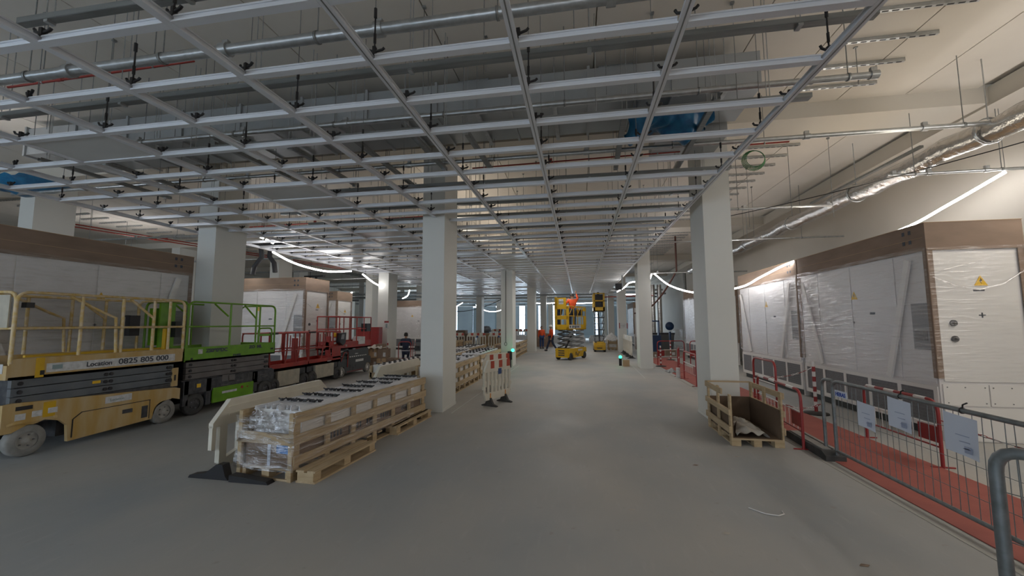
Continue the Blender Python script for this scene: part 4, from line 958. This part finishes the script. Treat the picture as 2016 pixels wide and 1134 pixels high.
def mast_lift(loc, label, L=1.45, W_=.8, tall=False, zf=.6):
    t = root('mast_lift', loc, label, 'mast lift')
    MB().box(-W_+.02, .0, .30, L-.34, .15, zf-.075).build('battery_case', BEIGE, t)
    MB().box(-W_, -.06, .02, L-.05, .36, .52).box(-W_+.1, -.1, .1, L-.1, .12, .36).build('chassis', DARK, t)
    MB().box(-W_, 0, 0, L, zf-.06, zf).box(-.02, 0, 0, L, zf-.06, zf+.10).box(-W_, -W_+.02, 0, L, zf-.06, zf+.1).box(-W_, 0, L-.02, L, zf-.06, zf+.1).box(-W_, 0, 0, .02, zf-.06, zf+.1).build('platform_tray', REDL, t)
    text('compact', .06, INKW, t, (.003, L*.55, zf-.02), FX) if tall else None
    H = 1.46
    for x in (-.015, -W_+.015):
        MB().tube(rounded([(x, .02, zf+.05), (x, .02, H), (x, L-.02, H), (x, L-.02, zf+.05)], .08), .017, 8).build('guard_rail', REDL, t)
        MB().tube([(x, .02, 1.02), (x, L-.02, 1.02)], .015, 8).build('mid_rail', REDL, t)
        for a, b in ((.42, .38), (.62, .66), (.95, 1.0)): MB().tube([(x, a*L, H), (x, a*L, 1.02), (x, b*L, zf+.08)], .019, 8).build('rail_post', REDL, t)
    for y in (.02, L-.02): MB().tube([(-.015, y, H), (-W_+.015, y, H)], .017, 8).tube([(-.015, y, 1.02), (-W_+.015, y, 1.02)], .015, 8).build('end_rail', REDL, t)
    MB().box(-W_+.3, -.36, L-.06, L+.02, .3, 1.30).build('mast', REDL, t)
    MB().tube([(-.018, .0, H), (-.018, .26, H)], .026, 8).build('rail_grip', BLACK, t)
    MB().tube(rounded([(-.03, .5, 1.4), (-.03, .5, 1.08), (-.03, .72, 1.08), (-.03, .72, 1.4)], .06), .013, 6).build('rail_loop', REDL, t)
    if tall:
        MB().box(-.03, .0, L-.42, L-.02, zf+.05, 1.44).build('side_panel', REDL, t)
        MB().box(.001, .004, L-.40, L-.28, 1.30, 1.42).build('yellow_label', YSIGN, t)
        MB().box(.001, .004, L-.40, L-.28, 1.18, 1.27).box(.001, .004, L-.38, L-.27, 1.08, 1.13).build('white_label', STICK, t)
        MB().prism([(L-.28, 1.12), (L-.22, 1.40), (L+.04, 1.42), (L+.02, 1.10), (L-.1, 1.02)], .004, .14, 'x').build('control_box', BLACK, t)
        MB().prism([(L-.24, 1.22), (L-.2, 1.37), (L-.06, 1.37), (L-.08, 1.22)], .14, .146, 'x').build('control_face', PANG, t)
        MB().tube([(-.02, L+.05, .5), (-.02, L+.22, .78), (-.02, L+.42, .78), (-.02, L+.42, .3)], .014, 6).build('side_hoop', REDL, t)
    for y in (.18, L-.16):
        wheel(t, -.05, y, .19, .13, RUBB, DARK, 1); wheel(t, -W_+.05, y, .19, .13, RUBB, DARK, -1)
    return t
mast_lift((-7.35, 8.52, 0), 'red compact lift with beige base right behind the green lift', 1.42)
mast_lift((-7.38, 9.98, 0), 'red compact lift with black control box before the dark-based lift', 1.5, tall=True)

def scissor_small(loc, rz, label, L=1.75, W_=.78, zp=1.4, body=YEL, arm=STEELG, railm=YEL, levels=4, basket_h=1.05, base_h=.53, red=False, hubs=RUBB, group=None):
    """x across (0..-W_), y along; platform height zp, open scissors between"""
    t = root('scissor_lift', loc, label, 'scissor lift', rz, group)
    bd = CHAR if red else body
    MB().prism([(.0, .14), (.0, base_h-.05), (.06, base_h), (L-.05, base_h), (L, base_h-.06), (L, .30), (L-.12, .34), (L-.28, .34), (L-.38, .12), (.40, .10), (.32, .32), (.12, .34), (.05, .28)], -W_, 0, 'x').build('chassis', bd, t)
    MB().box(-W_+.03, -.03, -.05, .0, .12, base_h).build('end_box', bd, t)
    for k in range(3): MB().box(-W_*.75, -W_*.3, -.056, -.05, .2+.1*k, .25+.1*k).build('end_slot', DARK, t)
    MB().box(.001, .006, .62, .70, .2, .36).box(.001, .006, .80, .88, .16, .28).box(.001, .006, .95, 1.0, .26, .34).build('door_slot', DARK, t)
    MB().box(.001, .005, L*.5, L*.75, base_h-.14, base_h-.06).build('name_label', STICK, t)
    dz = (zp-.06-base_h)/levels
    for x in (-.06, -W_+.06):
        for k in range(levels):
            z0 = base_h+k*dz+.02; z1 = z0+dz-.02
            MB().beam((x, .12, z0), (x, L-.15, z1), .03, .07).build('scissor_arm', arm, t)
            MB().beam((x+.035*(1 if x < -.3 else -1), .12, z1), (x+.035*(1 if x < -.3 else -1), L-.15, z0), .03, .07).build('scissor_arm', arm, t)
    for k in range(levels+1):
        for y in (.12, L-.15): MB().cyl((-W_+.05, y, base_h+k*dz+.02), (-.05, y, base_h+k*dz+.02), .018, 8).build('cross_shaft', DARK, t)
    MB().cyl((-W_/2, .3, base_h), (-W_/2, L*.7, zp-.1), .05, 10).build('lift_cylinder', DARK, t)
    MB().box(-W_, 0, 0, L, zp-.04, zp).build('deck', body if not red else REDL, t)
    pm = REDL if red else body
    MB().box(-.02, 0, 0, L, zp-.04, zp+.20).box(-W_, -W_+.02, 0, L, zp-.04, zp+.2).box(-W_, 0, 0, .02, zp-.04, zp+.2).box(-W_, 0, L-.02, L, zp-.04, zp+.2).build('toe_board', pm, t)
    H = zp+basket_h
    for x in (-.015, -W_+.015):
        MB().tube([(x, .02, zp), (x, .02, H), (x, L-.02, H), (x, L-.02, zp)], .02, 8).tube([(x, .02, zp+.6), (x, L-.02, zp+.6)], .016, 8).build('guard_rail', railm, t)
        for a in (.3, .52, .75): MB().tube([(x, a*L, zp), (x, a*L, H)], .018, 8).build('rail_post', railm, t)
    for y in (.02, L-.02):
        MB().tube([(-.015, y, H), (-W_+.015, y, H)], .02, 8).build('end_rail', railm, t); MB().tube([(-.015, y, zp+.6), (-W_+.015, y, zp+.6)], .016, 8).build('end_rail', railm, t)
    for x in (0, -W_):
        s = 1 if x == 0 else -1
        for y in (.19, L-.2): wheel(t, x-.05*s, y, .165, .12, RUBB if not red else GRUB, hubs, s)
    return t
t = scissor_small((-.48, 18.35, 0), R(-27), 'raised yellow scissor lift in the middle aisle with a worker in its basket', 1.75, .72, 1.42, levels=4)
# solid end frame of the basket (window plates) and lettering
e = MB().box(-.72, -.0, -.02, .0, 1.40, 1.52).box(-.72, -.0, -.02, 0, 1.86, 2.0).box(-.72, 0, -.02, 0, 2.34, 2.44).box(-.72, -.6, -.02, 0, 1.4, 2.9).box(-.12, 0, -.02, 0, 1.4, 2.44).box(-.72, -.12, -.02, 0, 2.44, 2.86)
e.build('end_frame', YEL, t)
MB().box(-.5, -.26, -.024, -.02, 2.56, 2.8).build('end_label', STICK, t)
MB().box(-.5, -.24, -.024, -.02, 2.64, 2.70).build('end_print', GRIL, t)
MB().box(.001, .004, .02, 1.2, 1.44, 1.60).build('lettering_strip', STICK, t)
text('0825 805 000', .12, INK, t, (.006, .30, 1.475), FX, bold=.003, sx=1.05)
MB().cyl((.004, .14, 1.52), (.006, .14, 1.52), .055, 14).build('round_emblem', INK, t)
MB().tube([(-.015, .1, 2.1), (-.015, .42, 2.44)], .014, 6).tube([(-.015, .7, 2.44), (-.015, .95, 2.15), (-.015, 1.2, 2.44)], .014, 6).build('rail_brace', YEL, t)
MB().box(-.02, .03, 1.45, 1.72, 2.26, 2.42).box(-.02, .02, 1.5, 1.74, 1.55, 2.0).build('control_box', YEL, t)
MB().box(-.66, -.1, .9, 1.6, 2.05, 2.34).build('tool_bag', BLACK, t)
t2 = scissor_small((1.49, 23.95, 0), R(0), 'raised yellow scissor lift standing end-on beyond the middle one', 1.8, .66, 2.42, levels=5, basket_h=1.02, arm=CHAR)
MB().box(-.66, -.56, -.03, 0, 2.42, 3.45).box(-.10, 0, -.03, 0, 2.42, 3.45).box(-.66, 0, -.03, 0, 2.42, 2.62).box(-.66, 0, -.03, 0, 2.96, 3.02).box(-.66, 0, -.03, 0, 3.40, 3.46).build('end_frame', YEL, t2)
MB().box(-.60, -.06, .3, 1.4, 2.66, 3.38).build('black_interior', BLACK, t2)  # black block added to make the basket interior look dark
MB().box(-.5, -.1, -.1, .0, .35, .60).box(-.62, -.04, -.14, -.05, .28, .34).build('front_step', YEL, t2)
t3 = scissor_small((-7.42, 11.42, 0), 0, 'red scissor lift on a charcoal base, last of the left row', 1.95, .8, .92, body=REDL, arm=CHAR, railm=REDL, levels=2, basket_h=1.0, base_h=.56, red=True, hubs=WHITEM)
MB().box(-.03, .012, .55, 1.75, .56, .84).build('arm_cover', CHAR, t3)
hz = MB()
for k in range(9): hz.box(.012, .016, .60+.12*k, .66+.12*k, .60, .63)
hz.build('warning_dashes', INKW, t3); text('scissor', .07, INKW, t3, (.017, .9, .68), FX); text('lift', .1, INKW, t3, (.004, .35, .96), FX)
MB().box(-.2, .02, 1.6, 1.85, 1.42, 1.70).build('control_box', BLACK, t3); MB().box(-.2, .02, 1.1, 1.5, 1.0, 1.25).build('document_box', STICK, t3)
hz = MB()
for k in range(8): hz.box(.001, .006, .5+.12*k, .56+.12*k, .13, .16)
hz.build('hazard_dashes', REDM, t3)
tag(MB().box(-9.0, -8.0, 15.0, 15.3, 0, 1.55).build('red_screen', REDM), 'plain dark red panel standing behind the last red lift', 'panel')

# ------------------------------------------------------------------ people
def skin_obj(name, verts, edges, radii, m, parent, sub=1):
    me = bpy.data.meshes.new(name); me.from_pydata(verts, edges, []); o = bpy.data.objects.new(name, me); COL.objects.link(o)
    bm_ = o.modifiers.new('skin', 'SKIN'); bm_.use_smooth_shade = True
    if not me.skin_vertices: me.skin_vertices.new()
    for i, r in enumerate(radii): me.skin_vertices[0].data[i].radius = (r, r) if not isinstance(r, tuple) else r
    me.skin_vertices[0].data[0].use_root = True
    s = o.modifiers.new('sub', 'SUBSURF'); s.levels = sub; s.render_levels = sub
    dg = bpy.context.evaluated_depsgraph_get(); e = o.evaluated_get(dg); nm = bpy.data.meshes.new_from_object(e); bpy.data.objects.remove(o)
    nm.materials.clear(); nm.materials.append(m)
    nm.name = name; return inst(nm, name, parent)
def person(loc, rz, label, pose, top=ORNG, legs=NAVY, helmet=None, h=1.75, bare=False):
    t = root('person', loc, label, 'person', rz); s = h/1.75
    J = dict(pelvis=(0, 0, .93), belly=(0, 0, 1.08), chest=(0, 0, 1.30), neck=(0, 0, 1.46), head=(0, -.01, 1.60),
             hl=(-.09, 0, .90), kl=(-.10, -.01, .50), al=(-.10, .02, .09), tl=(-.10, -.14, .04),
             hr=(.09, 0, .90), kr=(.10, -.01, .50), ar=(.10, .02, .09), tr=(.10, -.14, .04),
             sl=(-.18, 0, 1.40), el=(-.23, .02, 1.13), wl=(-.24, -.05, .89), fl=(-.24, -.08, .80),
             sr=(.18, 0, 1.40), er=(.23, .02, 1.13), wr=(.24, -.05, .89), fr=(.24, -.08, .80))
    J.update(pose); J = {k: tuple(c*s for c in v) for k, v in J.items()}
    def sk(name, chain_, m, sub=1):
        names = []; ed = []
        for ch in chain_:
            for a, b in zip(ch, ch[1:]):
                for q in (a, b):
                    if q[0] not in names: names.append(q[0])
                ed.append((names.index(a[0]), names.index(b[0])))
        rd = {q[0]: q[1] for ch in chain_ for q in ch}
        return skin_obj(name, [J[n] for n in names], ed, [rd[n] if not isinstance(rd[n], tuple) else rd[n] for n in names], m, t, sub)
    sk('body', [[('pelvis', .11), ('belly', .11), ('chest', .125), ('neck', .055), ('head', .07)], [('pelvis', .11), ('hl', .085), ('kl', .055), ('al', .038), ('tl', .035)], [('pelvis', .11), ('hr', .085), ('kr', .055), ('ar', .038), ('tr', .035)],
                [('chest', .125), ('sl', .055), ('el', .040), ('wl', .028), ('fl', .02)], [('chest', .125), ('sr', .055), ('er', .040), ('wr', .028), ('fr', .02)]], SKIN)
    sk('jacket', [[('pelvis', .135), ('belly', .14), ('chest', .15), ('neck', .06)], [('chest', .15), ('sl', .078), ('el', .058), ('wl', .044)], [('chest', .15), ('sr', .078), ('er', .058), ('wr', .044)]], top)
    sk('trousers', [[('pelvis', .14), ('hl', .10), ('kl', .075), ('al', .06)], [('pelvis', .14), ('hr', .10), ('kr', .075), ('ar', .06)]], legs)
    for a, b in (('al', 'tl'), ('ar', 'tr')): MB().tube([Vector(J[a])+Vector((0, .05, -.04)), Vector(J[a])+Vector((0, 0, -.03)), Vector(J[b])], [.045, .055, .04], 8).build('boot', BLACK, t)
    hd = Vector(J['head'])
    MB().lathe([(0, -.115), (.045, -.10), (.07, -.05), (.08, .0), (.078, .05), (.05, .10), (0, .115)], hd, 'z', 14).build('face', SKIN, t)
    f_ = MB()
    for x in (-.03, .03): f_.lathe([(0, -.012), (.012, 0), (0, .012)], (hd.x+x, hd.y-.076, hd.z), 'z', 6)
    f_.box(hd.x-.025, hd.x+.025, hd.y-.078, hd.y-.07, hd.z-.06, hd.z-.05).build('eyes_and_mouth', HAIR, t)
    MB().tube([(hd.x, hd.y-.08, hd.z), (hd.x, hd.y-.1, hd.z-.03)], .012, 6).box(hd.x-.09, hd.x-.078, hd.y-.01, hd.y+.02, hd.z-.03, hd.z+.02).box(hd.x+.078, hd.x+.09, hd.y-.01, hd.y+.02, hd.z-.03, hd.z+.02).build('nose_and_ears', SKIN, t)
    if helmet: MB().lathe([(.11, -.0), (.105, .02), (.1, .06), (.07, .11), (0, .13)], hd+Vector((0, 0, .02)), 'z', 16).build('helmet', helmet, t)
    else: MB().lathe([(.085, -.05), (.09, .03), (.07, .10), (0, .125)], hd+Vector((0, .015, .01)), 'z', 14).build('hair', HAIR, t)
    for a, b, sd in (('wl', 'fl', -1), ('wr', 'fr', 1)):
        w_ = Vector(J[a]); f0 = Vector(J[b]); d = (f0-w_).normalized(); x = d.orthogonal().normalized(); m = MB()
        for k in range(4): m.tube([w_+d*.06+x*(.03-.02*k), f0+x*(.032-.021*k)+d*.02, f0+d*(.06-.006*abs(k-1))+x*(.03-.02*k)+Vector((0, -.02, 0))], [.011, .010, .008], 6)
        m.tube([w_+d*.02+x*.035, w_+d*.07+x*.065+Vector((0, -.02, 0))], [.012, .009], 6)
        m.build('fingers', SKIN, t)
    return t
person((-1.72, 24.4, 0), R(-70), 'worker in orange jacket and dark trousers walking left of the raised lift', dict(kl=(-.09, -.16, .50), al=(-.09, -.30, .10), tl=(-.09, -.44, .05), kr=(.09, .10, .50), ar=(.09, .36, .12), tr=(.09, .26, .04), wl=(-.2, -.2, .98), fl=(-.2, -.28, .95)), helmet=WHITEM, h=1.58)
person((-2.5, 26.6, 0), R(20), 'worker in orange top and blue trousers half hidden by the third left column', dict(), legs=mat('blue_cloth', (.02, .05, .14), .8), h=1.5)
person((-.32, 18.95, 1.42), R(190), 'worker in orange vest standing in the middle lift basket, reaching up', dict(el=(-.3, -.12, 1.5), wl=(-.25, -.22, 1.75), fl=(-.24, -.24, 1.84), er=(.33, .02, 1.25), wr=(.30, -.2, 1.2)), helmet=HAIR, h=1.66)
person((-1.0, 19.6, 1.42), R(120), 'second worker in dark red bending at the left of the lift basket', dict(chest=(0, -.1, 1.28), neck=(0, -.18, 1.40), head=(0, -.26, 1.50), el=(-.2, -.3, 1.35), wl=(-.15, -.45, 1.5), fl=(-.15, -.5, 1.58), er=(.2, -.3, 1.35), wr=(.15, -.45, 1.5), fr=(.15, -.5, 1.58)), top=REDM, h=1.6)
person((1.15, 24.6, 2.42), R(160), 'worker in dark red clothing inside the farther raised lift', dict(), top=REDM, legs=NAVY, h=1.1)
person((-7.75, 17.0, 0), R(200), 'dark haired person crouching behind the tool trolley beyond the left column', dict(kl=(-.12, -.35, .45), kr=(.12, -.35, .45), pelvis=(0, 0, .45), hl=(-.09, 0, .43), hr=(.09, 0, .43), belly=(0, -.05, .62), chest=(0, -.1, .85), neck=(0, -.12, 1.02), head=(0, -.14, 1.16), sl=(-.18, -.08, .95), sr=(.18, -.08, .95), el=(-.22, -.2, .72), er=(.22, -.2, .72), wl=(-.15, -.4, .72), wr=(.15, -.4, .72), fl=(-.13, -.48, .72), fr=(.13, -.48, .72)), top=NAVY)

# ------------------------------------------------------------------ site clutter
def carton(x, y, z, a, b, c, lab, m=CARDL, rz=0, group=None):
    t = MB().box(-a/2, a/2, -b/2, b/2, 0, c).build('cardboard_box', m); t.location = (x, y, z); t.rotation_euler = (0, 0, rz); tag(t, lab, 'box', group)
    MB().box(-.03, .03, -b/2-.002, b/2+.002, c-.12, c+.002).build('tape', CARD, t)
    MB().box(a*.12, a*.4, -b/2-.003, -b/2, c*.15, c*.6).build('paper_label', STICK, t)
    return t
sp = [(-8.0, 15.1, 0), (-7.62, 15.0, 0), (-7.25, 15.05, 0), (-8.0, 15.1, .36), (-7.62, 15.05, .36), (-8.35, 14.8, 0), (-8.35, 14.8, .36)]
for i, (x, y, z) in enumerate(sp): carton(x, y-.3, z, .36, .4, .35, ('bottom left', 'bottom middle', 'bottom right', 'upper left', 'upper middle', 'bottom outermost', 'upper outermost')[i]+' brown carton of the stack by the left column beyond the lifts', CARDL if i % 2 else CARD, R(random.uniform(-6, 6)), 'cartons stacked by the left column')
tag(MB().sheet(lambda u, v: (-8.35+.85*u, 14.5+.5*v, .735+.12*math.sin(math.pi*u)*math.sin(3*v)+.03*math.sin(21*u)), 14, 8).build('plastic_sheet', CLOTH), 'crumpled pale plastic sheet on top of the carton stack', 'sheet')
carton(-7.75, 14.75, .73, .3, .3, .16, 'open brown carton on the top right of the carton stack', CARD)
# tool trolley
t = root('tool_trolley', (-7.1, 16.3, 0), 'dark shelf trolley loaded with tools beyond the left column', 'trolley', R(10))
for x in (0, .75):
    for y in (0, .45): MB().cyl((x, y, .0), (x, y, .95), .015, 6).build('upright', REDM, t)
for z in (.15, .5, .85): MB().box(0, .75, 0, .45, z, z+.03).build('shelf', GREYM, t)
for i, (x, z, a, c, m) in enumerate(((.05, .18, .3, .18, DARK), (.42, .18, .28, .14, REDM), (.05, .53, .2, .2, DARK), (.35, .53, .3, .16, STICK), (.1, .88, .3, .1, DARK), (.45, .88, .2, .14, DARK))):
    o = MB().box(0, a, 0, .3, 0, c).build('tool_case', m); o.location = (-7.1+x, 16.38+x*.17, z); o.rotation_euler = (0, 0, R(10))
    tag(o, ('black case on the lower shelf of the tool trolley', 'red case on the lower shelf of the tool trolley', 'dark case on the middle shelf of the tool trolley', 'white case on the middle shelf of the tool trolley', 'flat dark case on top of the tool trolley', 'small dark case on top of the tool trolley')[i], 'case')
# slatted box crates beyond trolley
t = crate('slatted_box', (-6.6, 17.9, 0), 0, 'pale slatted wooden box beside the tool trolley', 1.2, .9, .9)
bpy.context.view_layer.update(); in_crate(t, MB().box(.03, .87, .03, 1.15, .122, .86), 'packed_load', CARDL, 'brown load inside the slatted box by the trolley', 'load')
t = crate('slatted_box', (-6.6, 19.5, 0), 0, 'second slatted wooden box half behind the near left column', 1.2, .9, .8)
carton(-6.3, 15.9, 0, .34, .34, .22, 'small open brown carton on the floor before the slatted box')
b2 = MB().box(-6.95, -6.7, 15.8, 16.0, 0, .3).build('blue_canister', BLUEM); tag(b2, 'blue canister on the floor by the tool trolley', 'canister')
# deep clutter left of the middle aisle
for k in range(6):
    x = -12.5+1.9*k; o = MB().box(0, 1.5, 0, .8, 0, .7+.12*(k % 3)).box(.1, .9, .1, .7, .7+.12*(k % 3), .95+.12*(k % 3)).build('covered_pallet', (CARDL, STICK, CARD)[k % 3]); o.location = (x-.4, 28+.6*(k % 2), 0)
    tag(o, 'loaded pallet number of the deep left row'.replace('number of', ('at the left end of', 'second from left in', 'third from left in', 'third from right in', 'second from right in', 'at the right end of')[k]), 'pallet load')
for k in range(4):
    o = MB().box(0, 1.9, 0, .9, 0, .42).box(.1, 1.8, .1, .8, .42, .6).build('covered_pallet', STICK if k % 2 else CABW); o.location = (-5.8+2.2*k, 34.5+.3*k, 0)
    tag(o, ('low pale pallet load at the left of the far middle row', 'low pale pallet load behind the walking worker', 'low pale pallet load behind the raised lift', 'low pale pallet load beside the farther lift')[k], 'pallet load')
tag(MB().lathe([(0, 0), (.45, .0), (.5, .25), (.3, .5), (0, .55)], (-8.5, 36, .9), 'z', 18).cyl((-8.5, 36, 0), (-8.5, 36, .9), .3, 14).build('dark_drum', DARK), 'dark covered drum before the far left windows', 'drum')
t = crate('slatted_box', (1.75, 25.6, 0), 0, 'small brown crate between the farther lift and the third right column', 1.0, .6, .62)
o = MB().sheet(lambda u, v: (1.6+1.0*u, 27.2+.6*v, .5+.5*math.sin(math.pi*u)*math.sin(math.pi*v)+.04*math.sin(20*u+8*v)), 14, 10).box(1.6, 2.6, 27.2, 27.8, 0, .5).build('wrapped_bundle', STICK); tag(o, 'pale wrapped bundle behind the farther lift', 'bundle')
# right aisle background: blue machine, grey cabinet, vertical ducts, bundles
t = root('blue_machine', (4.1, 23.5, 0), 'blue site machine behind the second right column', 'machine')
MB().box(-.35, .35, -.3, .3, .1, 1.0).box(-.3, -.24, -.2, .2, 1.0, 1.8).box(.24, .3, -.2, .2, 1.0, 1.8).box(-.3, .3, -.2, .2, 1.75, 1.82).build('frame', BLUEM, t)
MB().lathe([(0, -.12), (.2, -.12), (.24, 0), (.2, .12), (0, .12)], (.9, .1, 1.5), 'y', 20).box(.86, .94, 0, .2, 0, 1.2).build('hose_reel', BLUEM, t)
t = root('grey_skip', (4.9, 25.2, 0), 'dark grey waste container behind the red barriers', 'container')
MB().prism([(-.6, 0), (.6, 0), (.7, 1.0), (-.7, 1.0)], 0, .9, 'y').build('bin_body', GREYM, t); MB().box(-.72, .72, -.02, .92, 1.0, 1.08).build('rim', DARK, t)
MB().box(.75, 1.2, .1, .8, 0, 1.3).build('side_sheet', FILMH, t)
for k, x in enumerate((4.75, 5.2, 5.65)):
    tag(MB().cyl((x, 29.6, 0), (x, 29.6, 4.4), .16, 14).build('vertical_duct', FOIL), ('left', 'middle', 'right')[k]+' of the three upright foil pipes beyond the right columns', 'duct')
tag(MB().box(6.7, XR, 24.6, 24.9, 0, 5.2).build('wall_pier', CREAM), kind='structure')
tag(MB().cyl((6.5, 26, 0), (6.5, 26, 4.8), .09, 12).build('drain_pipe', DULL), 'dark upright pipe at the far right wall', 'pipe')
for k, (x, y, a, c) in enumerate(((3.9, 26.6, .7, .8), (4.6, 21.9, .5, .3), (3.6, 20.9, .3, .22))):
    carton(x, y, 0, a, a, c, ('large brown carton behind the blue machine', 'brown carton on the floor beyond the walkway', 'small carton at the walkway end')[k], CARD)
tag(MB().sheet(lambda u, v: (2.92+.35*u, 14.35+.5*v, .01+.12*math.sin(math.pi*u)*math.sin(math.pi*v)+.02*math.sin(14*u)), 10, 8).build('rag_heap', DULL), 'small grey rag heap at the walkway edge by the second right column', 'rag')
tag(MB().cyl((3.0, 13.2, 0), (3.0, 13.2, .3), .06, 12).build('small_canister', STICK), 'small pale canister at the walkway edge', 'canister')
t = root('loudspeaker', (1.75, 18.2, 3.3), 'black box with bracket hung below the grid beside the second right column', 'speaker')
MB().box(-.14, .14, -.1, .1, -.14, .14).build('case', BLACK, t); MB().box(.14, .2, -.02, .02, -.1, .5).build('bracket', DULL, t)
for k, (x, y) in enumerate(((-9.9, 10.9), (-14.0, 18.8))):
    tag(MB().tube([(x, y, 4.15), (x+.05, y, 3.8), (x-.2, y, 3.5), (x-.25, y, 3.25)], .07, 8).tube([(x+.35, y, 4.15), (x+.33, y, 3.8), (x+.5, y, 3.6), (x+.55, y, 3.3)], .07, 8).box(x-.3, x+.8, y-.1, y+.1, 4.15, 4.22).cyl((x, y, 4.2), (x, y, ZC), .01, 5).build('flexible_hoses', BLACK), ('pair of black hoses hanging above the crosswise left cabinet', 'pair of black hoses hanging above the third left cabinet')[k], 'hose')
